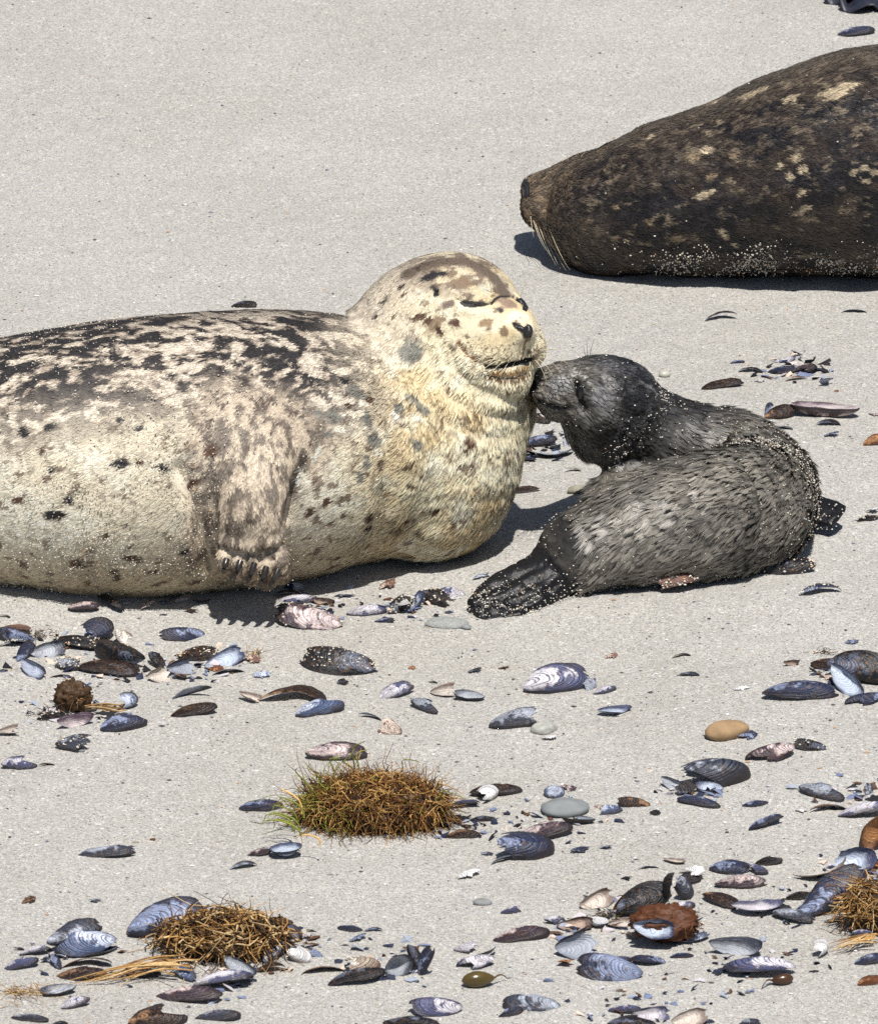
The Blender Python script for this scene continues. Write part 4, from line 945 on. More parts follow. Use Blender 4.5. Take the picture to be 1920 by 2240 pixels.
def shell_material(name, c1, c2, erode, inner, rim, brown=0.2, rough=0.30, margin=(0.022, 0.017, 0.018)):
    m, nt, nd, lk, b = new_mat(name)
    tc = N(nd, 'ShaderNodeTexCoord'); oi = N(nd, 'ShaderNodeObjectInfo')
    g = N(nd, 'ShaderNodeAttribute', attribute_name='growth').outputs['Fac']; inn = N(nd, 'ShaderNodeAttribute', attribute_name='inner').outputs['Fac']
    off = N(nd, 'ShaderNodeVectorMath', operation='SCALE'); off.inputs[0].default_value = (37, 53, 71); lk.new(oi.outputs['Random'], off.inputs['Scale'])
    co = N(nd, 'ShaderNodeVectorMath', operation='ADD'); lk.new(tc.outputs['Object'], co.inputs[0]); lk.new(off.outputs[0], co.inputs[1])
    n1 = N(nd, 'ShaderNodeTexNoise', Scale=4.5, Detail=5.0, Roughness=0.62); lk.new(co.outputs[0], n1.inputs['Vector'])
    n2 = N(nd, 'ShaderNodeTexNoise', Scale=16.0, Detail=4.0); lk.new(co.outputs[0], n2.inputs['Vector'])
    # growth lines: noise stretched along the growth coordinate
    cg = N(nd, 'ShaderNodeCombineXYZ'); lk.new(math_node(nd, lk, 'MULTIPLY', g, 34.0), cg.inputs[0]); lk.new(oi.outputs['Random'], cg.inputs[1]); lk.new(math_node(nd, lk, 'MULTIPLY', n1.outputs['Fac'], 2.0), cg.inputs[2])
    n3 = N(nd, 'ShaderNodeTexNoise', Scale=1.0, Detail=3.0); lk.new(cg.outputs[0], n3.inputs['Vector'])
    # worn pale areas towards the umbo
    e = math_node(nd, lk, 'SUBTRACT', 1.0, g)
    e = math_node(nd, lk, 'ADD', math_node(nd, lk, 'MULTIPLY', e, 0.75), math_node(nd, lk, 'MULTIPLY', math_node(nd, lk, 'SUBTRACT', n1.outputs['Fac'], 0.5), 1.5))
    e = math_node(nd, lk, 'ADD', e, math_node(nd, lk, 'MULTIPLY', math_node(nd, lk, 'SUBTRACT', oi.outputs['Random'], 0.5), 0.35))
    er = ramp(nd, [(max(0.0, 0.64 - erode), (0, 0, 0)), (min(1, 0.78 - erode), (1, 1, 1))]); lk.new(e, er.inputs[0])
    line = ramp(nd, [(0.36, (0.22, 0.22, 0.25)), (0.50, (0.85, 0.85, 0.85)), (0.66, (1.35, 1.35, 1.35))]); lk.new(n3.outputs['Fac'], line.inputs[0])
    c = mixc(nd, lk, er.outputs[0], c1, c2)
    br = ramp(nd, [(0.54, (0, 0, 0)), (0.68, (brown * 3, brown * 3, brown * 3))]); lk.new(n2.outputs['Fac'], br.inputs[0])
    c = mixc(nd, lk, br.outputs[0], c, (0.13, 0.065, 0.028))
    c = mixc(nd, lk, 1.0, c, line.outputs[0], 'MULTIPLY')
    mg = ramp(nd, [(0.80, (0, 0, 0)), (0.97, (0.9, 0.9, 0.9))]); lk.new(math_node(nd, lk, 'ADD', g, math_node(nd, lk, 'MULTIPLY', math_node(nd, lk, 'SUBTRACT', n1.outputs['Fac'], 0.5), 0.35)), mg.inputs[0])
    c = mixc(nd, lk, mg.outputs[0], c, margin)
    ri = ramp(nd, [(0.72, (0, 0, 0)), (0.93, (1, 1, 1))]); lk.new(math_node(nd, lk, 'ADD', g, math_node(nd, lk, 'MULTIPLY', math_node(nd, lk, 'SUBTRACT', n1.outputs['Fac'], 0.5), 0.5)), ri.inputs[0])
    ic = mixc(nd, lk, n1.outputs['Fac'], tuple(x * 0.72 for x in inner), tuple(min(0.86, x * 1.25) for x in inner)); il = ramp(nd, [(0.35, (0.62, 0.62, 0.66)), (0.6, (1.05, 1.05, 1.05))]); lk.new(n3.outputs['Fac'], il.inputs[0]); ic = mixc(nd, lk, 1.0, ic, il.outputs[0], 'MULTIPLY'); ic = mixc(nd, lk, ri.outputs[0], ic, rim)
    lk.new(mixc(nd, lk, inn, c, ic), b.inputs['Base Color'])
    rr = N(nd, 'ShaderNodeMapRange'); lk.new(n2.outputs['Fac'], rr.inputs['Value']); rr.inputs['To Min'].default_value = rough - 0.08; rr.inputs['To Max'].default_value = rough + 0.35
    lk.new(rr.outputs[0], b.inputs['Roughness']); b.inputs['Specular IOR Level'].default_value = 0.45
    hh = math_node(nd, lk, 'ADD', n3.outputs['Fac'], math_node(nd, lk, 'MULTIPLY', n2.outputs['Fac'], 0.6))
    bp = N(nd, 'ShaderNodeBump', Strength=0.9, Distance=0.0030); lk.new(hh, bp.inputs['Height']); lk.new(bp.outputs[0], b.inputs['Normal'])
    return m
NAC = (0.50, 0.54, 0.64)
SM = dict(
    db=shell_material('shell_dark_blue', (0.022, 0.030, 0.066), (0.26, 0.31, 0.46), 0.30, (0.40, 0.44, 0.54), (0.03, 0.035, 0.07)),
    bk=shell_material('shell_black', (0.009, 0.009, 0.012), (0.12, 0.135, 0.19), 0.18, (0.34, 0.37, 0.43), (0.015, 0.015, 0.02), 0.25, 0.28),
    lv=shell_material('shell_lavender', (0.085, 0.095, 0.19), (0.66, 0.635, 0.69), 0.46, (0.60, 0.57, 0.60), (0.07, 0.075, 0.14), 0.2),
    mv=shell_material('shell_mauve', (0.055, 0.035, 0.05), (0.62, 0.51, 0.50), 0.40, (0.56, 0.48, 0.48), (0.08, 0.05, 0.07), 0.3),
    br=shell_material('shell_brown', (0.022, 0.011, 0.009), (0.30, 0.165, 0.085), 0.20, (0.44, 0.33, 0.26), (0.04, 0.02, 0.015), 0.33, 0.3),
    gy=shell_material('shell_grey', (0.040, 0.048, 0.072), (0.36, 0.39, 0.46), 0.36, (0.42, 0.44, 0.48), (0.05, 0.055, 0.075), 0.2),
    cr=shell_material('shell_cream', (0.42, 0.34, 0.27), (0.78, 0.72, 0.65), 0.42, (0.68, 0.60, 0.52), (0.20, 0.15, 0.13), 0.25, 0.36, (0.16, 0.10, 0.07)),
    pb=shell_material('shell_pale_blue', (0.08, 0.115, 0.22), (0.56, 0.62, 0.76), 0.44, (0.52, 0.59, 0.72), (0.05, 0.06, 0.12), 0.14),
    pk=shell_material('shell_peach', (0.22, 0.12, 0.09), (0.74, 0.60, 0.51), 0.38, (0.68, 0.53, 0.43), (0.18, 0.11, 0.11), 0.25, 0.36, (0.10, 0.05, 0.04)),
    orr=shell_material('shell_orange', (0.16, 0.05, 0.018), (0.50, 0.25, 0.11), 0.32, (0.46, 0.22, 0.09), (0.05, 0.025, 0.018), 0.35),
    wh=shell_material('shell_white', (0.66, 0.65, 0.65), (0.84, 0.83, 0.82), 0.5, (0.80, 0.79, 0.78), (0.66, 0.65, 0.66), 0.04, 0.5, (0.55, 0.54, 0.55)))
def euler_mat(roll, lift, yaw):
    return np.array(Matrix.Rotation(yaw, 3, 'Z') @ Matrix.Rotation(-lift, 3, 'Y') @ Matrix.Rotation(roll, 3, 'X'))
ROLL = dict(d=0, c=180, s=62, i=-128, t=88, j=-100)
vcount = {}
def place(px, py, length, ang, pose, vt, lift_share=0.4, up=0.0, sink=None, umbo='<', roll_add=0.0, lift=None, squash=None):
    """matrix that lays a unit valve so that its middle shows at the pixel, resting on the sand"""
    k = vcount.get(vt, 0); vcount[vt] = k + 1; me, V = VT[vt][k % len(VT[vt])]
    a = math.radians(ang); ai = a * (1 - lift_share); lf = a * lift_share if lift is None else math.radians(lift)
    if lift is not None: ai = 0 if abs(lift) > 45 else ai
    g = at_z(px, py); sP = (CAM[2] - g[2]) / np.linalg.norm(CAM - g)
    psi = math.atan(math.tan(ai) / sP); sc = px_scale(g)
    L = length / sc * math.cos(a) / max(0.3, math.cos(psi) * math.cos(lf)) if lift is None or abs(lift) <= 45 else length / sc
    if umbo == '>': psi += math.pi; lf = -lf
    sg = 1 if math.cos(psi) > 0 else -1
    roll_add = roll_add + (11 if pose == 'd' else 0) + float(rng.normal(0, 13 if pose in 'dc' else 6)); lf = lf + math.radians(float(rng.normal(0, 4)))
    R = euler_mat(sg * math.radians(ROLL[pose] + roll_add), lf, psi)
    q = (V * L) @ R.T
    h = q[:, 2].max() - q[:, 2].min()
    if sink is None: sink = 0.08 if pose == 'd' else 0.07
    zc = q[:, 2].min() + sink * h; mid = (q.max(0) + q.min(0)) / 2
    loc = at_z(px, py, 0.0)
    for _ in range(3):
        zg = gz(loc[0], loc[1]) + up; loc = at_z(px, py, zg + mid[2] - zc)
    org = np.array([loc[0] - mid[0], loc[1] - mid[1], zg - zc])
    M = Matrix.Translation(Vector(org)) @ Matrix(R.tolist()).to_4x4() @ Matrix.Scale(L, 4)
    return me, M, (q + org), L
def add_valve(name, me, M, mat, parent=None):
    o = bpy.data.objects.new(name, me); col.objects.link(o)
    if len(me.materials) == 0: me.materials.append(mat)
    o.material_slots[0].link = 'OBJECT'; o.material_slots[0].material = mat
    if parent is not None: o.parent = parent
    o.matrix_basis = M
    return o
def shell(px, py, length, ang, pose, vt, colr, label, **kw):
    sandy = kw.pop('sandy', 0); name = kw.pop('name', None) or dict(full='mussel_shell', slim='mussel_shell', bite='mussel_shell', limpet='limpet_shell').get(vt, 'shell_fragment')
    if pose == 'd' and vt in ('full', 'slim') and length < 115 and not sandy and rng.random() < 0.38: vt = 'bite'
    cat = kw.pop('cat', 'shell'); me, M, W, L = place(px, py, length, ang, pose, vt, **kw)
    o = add_valve(name, me, M, SM[colr]); tag(o, label, cat, 'mussel shells and shell pieces washed up on the sand')
    if sandy:
        f = W[rng.integers(0, len(W), sandy)]; f = f[f[:, 2] > np.percentile(W[:, 2], 25)]
        f = f + rng.normal(0, 0.0012, f.shape) + [0, -0.0008, 0.0012]
        g = obj('stuck_sand', grains_mesh('stuck_sand', f, 0.0032), GRAIN, o, 'stuff'); g.matrix_parent_inverse = M.inverted()
    return o
def pair(px, py, length, ang, pose, vt, colr, label, gape=22, col2=None, **kw):
    """a whole mussel: two valves hinged together"""
    me, M, W, L = place(px, py, length, ang, pose, vt, **kw)
    root = bpy.data.objects.new('mussel', None); col.objects.link(root); root.empty_display_size = 0.02; root.location = M.translation
    tag(root, label, 'mussel', 'mussel shells and shell pieces washed up on the sand')
    for s in (1, -1):
        h = Matrix.Translation(Vector((0, 0.20, 0))) @ Matrix.Rotation(math.radians(-gape / 2), 4, 'X') @ Matrix.Translation(Vector((0, -0.20, 0)))
        loc_m = h if s > 0 else Matrix.Translation(Vector((0, 0.20, 0))) @ Matrix.Rotation(math.radians(gape / 2), 4, 'X') @ Matrix.Translation(Vector((0, -0.20, 0))) @ Matrix.Diagonal((1, 1, -1, 1))
        o = add_valve('valve', me, Matrix.Translation(-Vector(root.location)) @ M @ loc_m, SM[colr if s > 0 else (col2 or colr)], root)
    return root

# ------------------------------------------------------------------ shells: where each one lies in the photograph
G = '>'
# --- along the mother's belly
shell(183, 1322, 70, 5, 'd', 'slim', 'mv', 'mauve mussel shell against the belly, furthest left along the spotted seal')
shell(243, 1317, 62, -28, 'd', 'full', 'bk', 'glossy black shell under the belly with a brown fibre over it', lift=-18)
shell(321, 1322, 38, 25, 'd', 'flake', 'mv', 'small mauve shell flake at the edge of the belly shadow')
shell(355, 1317, 26, 0, 'd', 'flake', 'db', 'tiny dark blue chip between two mauve pieces at the belly')
shell(398, 1312, 58, 14, 'i', 'arch', 'cr', 'cream hooked shell piece at the edge of the belly shadow')
shell(440, 1314, 46, 8, 'c', 'sliver', 'gy', 'thin greenish grey shell sliver touching the cream hooked piece')
shell(418, 1335, 32, -8, 'd', 'flake', 'br', 'little brown shell chip just below the cream hooked piece')
shell(274, 1320, 20, 0, 'd', 'flake', 'wh', 'white shell chip right of the glossy black shell at the belly')
shell(358, 1343, 18, 8, 'd', 'flake', 'wh', 'tiny white chip lying on open sand below the belly')
# --- under the flipper and chest
shell(651, 1284, 36, -12, 'i', 'full', 'wh', 'small smooth white shell beside the claws of the flipper', umbo=G)
shell(628, 1297, 60, 6, 'd', 'sliver', 'bk', 'black shell sliver right under the claws')
shell(650, 1307, 92, 4, 'd', 'slim', 'lv', 'lavender shell in the flipper shadow below the claws')
shell(660, 1320, 44, 0, 'd', 'flake', 'bk', 'small black shell piece between lavender shell and brown curl')
shell(708, 1317, 50, -4, 'c', 'arch', 'br', 'curled brown shell ring below and right of the claws')
shell(757, 1304, 42, 16, 'd', 'sliver', 'bk', 'thin black sliver under the chest shadow')
shell(675, 1347, 155, -7, 'd', 'slim', 'mv', 'long shell, dark sandy end left and pale peach tip right, below flipper', umbo=G, sandy=60)
shell(802, 1333, 90, 6, 'd', 'bite', 'lv', 'pinkish lavender broken mussel shell below the chest')
shell(841, 1355, 48, 4, 'd', 'slim', 'db', 'small dark blue shell under the pinkish lavender one')
shell(846, 1276, 44, 30, 'd', 'flake', 'pk', 'peach coloured shell flake tilted up below the chest')
shell(876, 1322, 62, 30, 's', 'full', 'bk', 'black sand-crusted shell carrying a white lump, below the chest', sandy=140)
shell(884, 1318, 26, 10, 'd', 'limpet', 'wh', 'white barnacle-like lump stuck on the black sandy shell', up=0.016)
shell(917, 1313, 50, 80, 's', 'slim', 'pb', 'pale blue shell standing upright between two black ones', lift=70)
shell(953, 1308, 66, -22, 's', 'full', 'bk', 'black and brown shell leaning right of the upright pale blue one', sandy=50)
shell(990, 1293, 56, -14, 'd', 'full', 'lv', 'domed lavender shell with cream edge near the pup tail', umbo=G)
shell(1052, 1262, 40, 14, 'd', 'sliver', 'pb', 'thin pale blue sliver just above the pup tail flipper')
# --- left heap
shell(38, 1370, 62, 2, 'd', 'full', 'pk', 'peach brown domed shell at the left edge, top of the heap', up=0.006)
shell(36, 1390, 84, -10, 's', 'slim', 'db', 'dark blue shell lying below the peach dome at the left edge', umbo=G)
shell(40, 1404, 80, 0, 'd', 'sliver', 'bk', 'black shell strip low under the dark blue one at the left edge', sandy=40)
shell(175, 1400, 130, -4, 'd', 'slim', 'bk', 'long black sand-crusted shell across the top of the left heap', sandy=120, up=0.004)
shell(212, 1382, 72, 18, 's', 'margin', 'db', 'blue broken shell standing upright at the top of the left heap', roll_add=14)
shell(272, 1403, 62, -45, 's', 'bite', 'cr', 'cream white shell leaning at the right of the upright blue one')
shell(57, 1424, 58, 52, 's', 'slim', 'db', 'narrow dark blue shell tilted up at the left of the heap')
shell(105, 1422, 80, 10, 'i', 'full', 'gy', 'pale grey open shell showing its inside, centre left of the heap')
shell(262, 1430, 118, -20, 's', 'slim', 'bk', 'big black shell sloping down to the right in the left heap', umbo=G)
shell(150, 1452, 62, -10, 'd', 'margin', 'gy', 'grey shell filled and crusted with sand at the middle of the heap', sandy=160)
shell(238, 1456, 138, -2, 'd', 'full', 'br', 'large reddish brown ribbed mussel shell at the front of the left heap')
shell(73, 1464, 64, -35, 'i', 'full', 'db', 'blue bowl-like shell facing the viewer at the front left of the heap')
shell(130, 1478, 56, 8, 'd', 'sliver', 'mv', 'mauve and black shell strip right of the blue bowl-like shell')
shell(343, 1446, 54, -48, 's', 'slim', 'bk', 'pointed black shell standing up between the brown ribbed one and cream piece')
shell(352, 1475, 54, 15, 'i', 'umbo', 'cr', 'cream shell piece with brown edge at the foot of the pointed black shell')
shell(376, 1460, 40, 62, 's', 'sliver', 'pk', 'peach brown sliver standing on end beside the cream piece')
shell(397, 1458, 64, 12, 'i', 'umbo', 'bk', 'black broken shell with a cream edge right of the standing sliver')
shell(398, 1478, 42, 0, 'd', 'flake', 'br', 'small brown chip below the black broken shell with cream edge')
shell(435, 1430, 92, 3, 'd', 'full', 'br', 'brown mussel shell crusted with barnacle grains, behind the shiny blue one', sandy=110)
shell(492, 1438, 88, 20, 'i', 'full', 'pb', 'shiny blue nacre shell turned open, right end of the left heap')
shell(500, 1467, 74, 6, 'd', 'sliver', 'bk', 'thin black shell strip under the shiny blue nacre shell')
shell(470, 1462, 40, -8, 'd', 'flake', 'orr', 'orange brown shell chip left of the thin black strip')
shell(553, 1442, 36, -25, 'd', 'flake', 'pk', 'pale pink flake at the right of the shiny blue nacre shell')
shell(572, 1476, 42, 6, 'd', 'flake', 'pb', 'pale blue flake alone right of the left heap')
shell(5, 1467, 26, -10, 'd', 'flake', 'bk', 'black chip cut by the left edge below the heap')
shell(9, 1346, 28, -6, 'd', 'sliver', 'db', 'dark sliver at the left edge above the heap')
shell(398, 1386, 100, 8, 'd', 'slim', 'db', 'dark blue mussel shell alone on sand above the left heap', umbo=G)
# --- second row, left
shell(281, 1535, 46, 20, 's', 'margin', 'pb', 'rounded pale blue shell at the end of the brown holdfast stalk')
shell(118, 1564, 76, 5, 'd', 'bite', 'bk', 'black shell with fibres below the brown holdfast', sandy=30)
shell(165, 1578, 82, 14, 'c', 'arch', 'mv', 'curved mauve shell strip under the brown holdfast')
shell(271, 1582, 104, 17, 'd', 'bite', 'db', 'dark blue shell with pink broken underside below the pale blue knob')
shell(424, 1549, 106, 15, 'd', 'slim', 'br', 'golden brown striped mussel shell below the left heap')
shell(420, 1514, 90, 14, 'd', 'sliver', 'bk', 'thin black curved strip just above the golden brown striped shell')
shell(20, 1598, 48, 10, 'c', 'umbo', 'cr', 'cream cup-like shell piece at the left edge')
shell(160, 1624, 78, -4, 'd', 'umbo', 'gy', 'small grey barnacled shell under the second row at left', sandy=60)
shell(42, 1669, 80, 5, 'd', 'bite', 'lv', 'violet and cream broken shell near the left edge')
shell(102, 1671, 38, -2, 'd', 'sliver', 'br', 'dark stick-like sliver right of the violet and cream shell')
shell(548, 1527, 48, -18, 'c', 'umbo', 'cr', 'cream shell tip at the left end of the long brown strip')
shell(640, 1519, 150, -5, 'd', 'sliver', 'br', 'long thin brown shell strip below the sand-crusted mussel')
# --- middle
shell(740, 1440, 168, -13, 'd', 'full', 'bk', 'large dark mussel coated with sand, alone below the seals', sandy=330, umbo=G)
shell(750, 1492, 28, 8, 'd', 'flake', 'bk', 'little black chip under the large sand-coated mussel')
shell(804, 1487, 16, 0, 'd', 'flake', 'wh', 'tiny white chip right of the little black chip')
shell(700, 1545, 110, 17, 'd', 'bite', 'pb', 'pale blue streaked shell under the long brown strip')
shell(867, 1511, 82, 21, 'd', 'slim', 'lv', 'lavender and peach shell tilted up, left of the cream pair')
shell(969, 1511, 58, 6, 'c', 'umbo', 'cr', 'cream open shell half joined to a grey brown one')
shell(1026, 1522, 70, -6, 'c', 'full', 'gy', 'grey brown cup shell right of the cream open half', umbo=G)
shell(928, 1544, 68, -26, 'd', 'bite', 'gy', 'blue grey broken flake below the cream pair')
shell(945, 1492, 24, -10, 'd', 'sliver', 'bk', 'tiny dark sliver above the cream pair')
shell(808, 1566, 52, -20, 'd', 'sliver', 'db', 'dark blue pointed sliver leading to the cream brown bulb')
shell(852, 1590, 46, -30, 'd', 'umbo', 'pk', 'cream brown bulging shell tip at the end of the dark sliver', umbo=G)
shell(1038, 1465, 30, 15, 'd', 'flake', 'bk', 'small black chip left of the big ridged white shell')
shell(1101, 1460, 26, 8, 'd', 'flake', 'orr', 'small orange brown chip above left of the big ridged white shell')
shell(900, 1461, 18, 12, 'd', 'flake', 'orr', 'tiny orange chip right of the sand-coated mussel')
shell(1217, 1485, 148, 14, 's', 'full', 'lv', 'big white and blue ridged mussel shell with dark rim, leaning up at centre', roll_add=-6)
shell(1289, 1494, 36, 55, 's', 'flake', 'gy', 'grey shell flake behind the right end of the big ridged mussel shell')
shell(1322, 1508, 54, 20, 'd', 'bite', 'lv', 'small pale lavender shell right of the big ridged mussel shell')
shell(1124, 1566, 108, 6, 'd', 'umbo', 'gy', 'grey brown shell with a squared broken end, left of the grey pebble')
shell(1200, 1612, 36, 3, 'd', 'flake', 'wh', 'white chip tucked under the rough grey pebble')
shell(1344, 1556, 76, 5, 'c', 'bite', 'pb', 'blue boat-like broken shell, cupped upwards', lift=0)
shell(1336, 1434, 30, 8, 'd', 'flake', 'pk', 'small cream and brown shell bit below the pup')
shell(1490, 1433, 42, 3, 'd', 'sliver', 'br', 'thin brown shell strip lying on sand below the pup middle')
shell(1505, 1475, 52, -6, 'd', 'sliver', 'gy', 'greenish grey sliver under the thin brown strip')
# --- right, upper shells
shell(1620, 1505, 38, 12, 'd', 'flake', 'wh', 'white rounded shell flake alone right of centre')
shell(1635, 1608, 46, 10, 'd', 'flake', 'db', 'blue chip leaning on the tan pebble')
shell(1750, 1505, 170, 6, 'd', 'slim', 'db', 'large dark blue mussel shell pointing left, near the right edge')
shell(1853, 1490, 90, -46, 'i', 'slim', 'pb', 'pale silvery shell leaning between the big blue and black ones')
shell(1800, 1452, 58, -10, 'd', 'umbo', 'br', 'brown pink shell end left of the big black one')
shell(1818, 1476, 36, 20, 'd', 'flake', 'pk', 'peach chip under the brown pink shell end')
shell(1882, 1462, 150, -8, 's', 'full', 'bk', 'big black mussel shell with white upper edge, cut by the right edge')
shell(1888, 1528, 84, 14, 'd', 'slim', 'db', 'blue grey ribbed shell at the right edge under the black one', umbo=G)
shell(1860, 1403, 36, 4, 'd', 'flake', 'db', 'small blue chip above the big black mussel shell')
shell(1731, 1450, 36, 8, 'c', 'arch', 'br', 'tiny brown curved sliver like a smile near the right edge')
shell(1771, 1628, 74, -9, 'd', 'slim', 'bk', 'black shell flecked with white, right end of a row of three', umbo=G, sandy=30)
shell(1684, 1645, 112, 14, 'd', 'bite', 'mv', 'white and brown shell in the middle of a row of three', umbo=G)
shell(1566, 1681, 150, 8, 'd', 'margin', 'gy', 'big blue grey broken shell, left end of a row of three')
shell(1474, 1717, 62, -26, 'i', 'slim', 'gy', 'grey brown pointed shell tilted up, left of the blue cluster')
shell(1500, 1724, 46, 20, 's', 'flake', 'bk', 'small black piece wedged in the middle of the blue cluster')
shell(1550, 1722, 64, -6, 'c', 'slim', 'pb', 'pale blue open shell on the right of the blue cluster', umbo=G)
shell(1528, 1750, 98, -12, 'd', 'full', 'db', 'broad dark blue shell at the front of the blue cluster')
shell(1462, 1736, 24, 18, 'd', 'flake', 'cr', 'cream chip at the left foot of the blue cluster')
shell(1652, 1756, 64, 10, 'd', 'bite', 'db', 'purple blue chip alone right of the blue cluster')
shell(1675, 1795, 82, 17, 'd', 'slim', 'db', 'blue shell with a white tip, under the purple blue chip')
shell(1797, 1731, 104, -15, 'd', 'full', 'gy', 'dark grey shell tilted, left of the violet shell with white patch')
shell(1812, 1764, 84, 2, 'd', 'sliver', 'br', 'thin brown strip below the dark grey tilted shell')
shell(1890, 1766, 118, 8, 'd', 'full', 'lv', 'violet blue shell with white worn patch at the right edge')
shell(1900, 1726, 28, 60, 's', 'flake', 'gy', 'small grey flake above the violet shell at the right edge')
shell(1752, 1772, 28, 0, 'd', 'flake', 'wh', 'white and orange chip left of the thin brown strip')
shell(1906, 1822, 96, 80, 'j', 'full', 'orr', 'big orange brown shell standing on edge at the right edge', lift=72, umbo=G)
shell(1432, 1778, 26, -5, 'd', 'flake', 'bk', 'tiny dark sliver left of the blue shell with white tip')
shell(1212, 1731, 46, 10, 'd', 'limpet', 'pb', 'round blue and white domed shell behind the slate pebble')
shell(1244, 1724, 34, -20, 'd', 'flake', 'mv', 'small mauve chip beside the round blue and white dome')
shell(1265, 1793, 74, -6, 'c', 'bite', 'bk', 'black cup shell in front of the slate pebble', umbo=G)
shell(1190, 1812, 128, 10, 'd', 'bite', 'mv', 'pinkish white broken shell below the slate pebble')
shell(1150, 1852, 132, 9, 'd', 'margin', 'db', 'smooth blue shell below the pinkish white one')
shell(1112, 1878, 78, 12, 'd', 'sliver', 'bk', 'black sliver in front of the smooth blue shell')
shell(1065, 1868, 30, 0, 'd', 'flake', 'gy', 'square dark grey chip at the left tip of the smooth blue shell')
shell(1336, 1768, 54, 6, 'd', 'margin', 'pb', 'pale blue grey shell joined to a brown one, right of the slate pebble')
shell(1386, 1753, 74, -9, 'd', 'slim', 'br', 'dark brown shell pointing right, above the pale blue grey one', umbo=G)
shell(1310, 1764, 26, 0, 'd', 'flake', 'pk', 'little peach tip left of the pale blue grey shell')
shell(1268, 1856, 44, 10, 'd', 'flake', 'db', 'dark blue chip half buried right of the smooth blue shell')
shell(1324, 1852, 30, 0, 'd', 'flake', 'db', 'tiny blue chip further right on bare sand')
shell(1475, 1884, 50, -2, 'c', 'full', 'cr', 'small cup shell with cream inside above the black mussel heap')
shell(1418, 1896, 46, 4, 'd', 'sliver', 'db', 'dark sliver left of the small cup shell with cream inside')
# --- around the grass clump
shell(736, 1645, 138, 4, 'd', 'slim', 'mv', 'mauve and white shell lying behind the grassy clump')
shell(572, 1760, 100, 8, 'd', 'slim', 'db', 'blue black shell at the left foot of the grassy clump')
shell(1085, 1723, 118, 6, 'd', 'bite', 'br', 'brown and white striped shell right of the grassy clump')
shell(1066, 1738, 46, 30, 's', 'margin', 'wh', 'white triangular shell piece in front of the brown and white striped shell')
shell(1018, 1758, 64, 4, 'd', 'slim', 'lv', 'lavender shell touching the right side of the grassy clump')
shell(998, 1788, 62, 0, 'd', 'full', 'bk', 'black shell at the right foot of the grassy clump', sandy=20)
shell(1058, 1790, 54, -4, 'd', 'full', 'bk', 'second black shell from the grassy clump, lying apart on the right')
shell(1012, 1822, 78, 4, 'd', 'bite', 'br', 'reddish brown broken shell under the two black ones')
shell(567, 1863, 58, 10, 'd', 'bite', 'mv', 'purple shell joined to the left of the white-lined cup')
shell(625, 1862, 72, 4, 'c', 'limpet', 'pb', 'white-lined dark cup shell below the grassy clump', name='cup_shell')
shell(533, 1893, 62, 12, 'd', 'sliver', 'gy', 'thin grey violet sliver below the purple shell')
shell(233, 1858, 130, 4, 'd', 'slim', 'gy', 'dark slate blue ribbed shell alone on sand at left')
shell(334, 1837, 14, 0, 'd', 'flake', 'orr', 'tiny orange chip right of the slate blue ribbed shell')
shell(1022, 1911, 58, 20, 'd', 'flake', 'wh', 'ghostly white translucent flake half sunk in sand')
# --- lower left
shell(63, 1968, 34, 22, 'd', 'flake', 'br', 'small brown chip alone at the far left of the lower beach')
shell(209, 1969, 26, 0, 'd', 'flake', 'gy', 'faint grey chip right of the small brown chip')
pair(366, 2008, 182, 22, 's', 'slim', 'db', 'large whole black and blue mussel leaning up behind the straw heap', gape=14, col2='br', lift_share=0.6)
shell(366, 1972, 38, 10, 'd', 'flake', 'bk', 'small black and white bit behind the large whole mussel')
shell(163, 2040, 124, 20, 's', 'slim', 'gy', 'blue grey shell on top of the lower left cluster', up=0.012)
pair(184, 2064, 142, 2, 'd', 'full', 'pb', 'shiny blue whole mussel at the middle of the lower left cluster', gape=26, col2='bk', umbo=G, up=0.004)
shell(75, 2078, 68, 8, 'd', 'slim', 'lv', 'lavender shell sticking out left of the lower left cluster')
shell(47, 2105, 78, 12, 'd', 'bite', 'lv', 'pale lavender white flake at the left edge of the lower beach')
shell(190, 2102, 112, 2, 'd', 'sliver', 'br', 'reddish shell strip under the shiny blue whole mussel')
shell(122, 2106, 48, -60, 's', 'sliver', 'db', 'steep blue sliver at the left of the brown oval shell')
shell(177, 2126, 114, 4, 'd', 'full', 'br', 'dark brown oval shell at the bottom of the lower left cluster')
shell(606, 2074, 82, 44, 's', 'slim', 'gy', 'grey and tan shell leaning against the right of the straw heap')
shell(634, 2040, 64, -30, 's', 'full', 'pb', 'light blue shell at the upper right of the straw heap')
shell(612, 2014, 60, -4, 'd', 'full', 'br', 'brown shell resting at the top right end of the straw heap', up=0.02)
shell(654, 2090, 52, -20, 's', 'margin', 'wh', 'bright white shell piece right of the straw heap')
shell(686, 2083, 46, -22, 'd', 'slim', 'db', 'dark blue shell behind the bright white piece', umbo=G)
shell(669, 2048, 26, 20, 'd', 'flake', 'lv', 'small lavender white chip above the bright white piece')
shell(590, 2118, 70, 6, 'd', 'sliver', 'br', 'dark brown strip under the leaning grey and tan shell')
shell(488, 2140, 138, 5, 'd', 'full', 'lv', 'broad lavender ribbed shell in front of the straw heap')
shell(526, 2118, 78, -25, 'i', 'full', 'gy', 'grey nacre cup propped on the broad lavender shell', up=0.008)
shell(402, 2130, 64, -32, 's', 'slim', 'pb', 'blue and white shell at the front foot of the straw heap')
shell(308, 2126, 90, 4, 'd', 'bite', 'db', 'dark blue broken shell under the straw stalks')
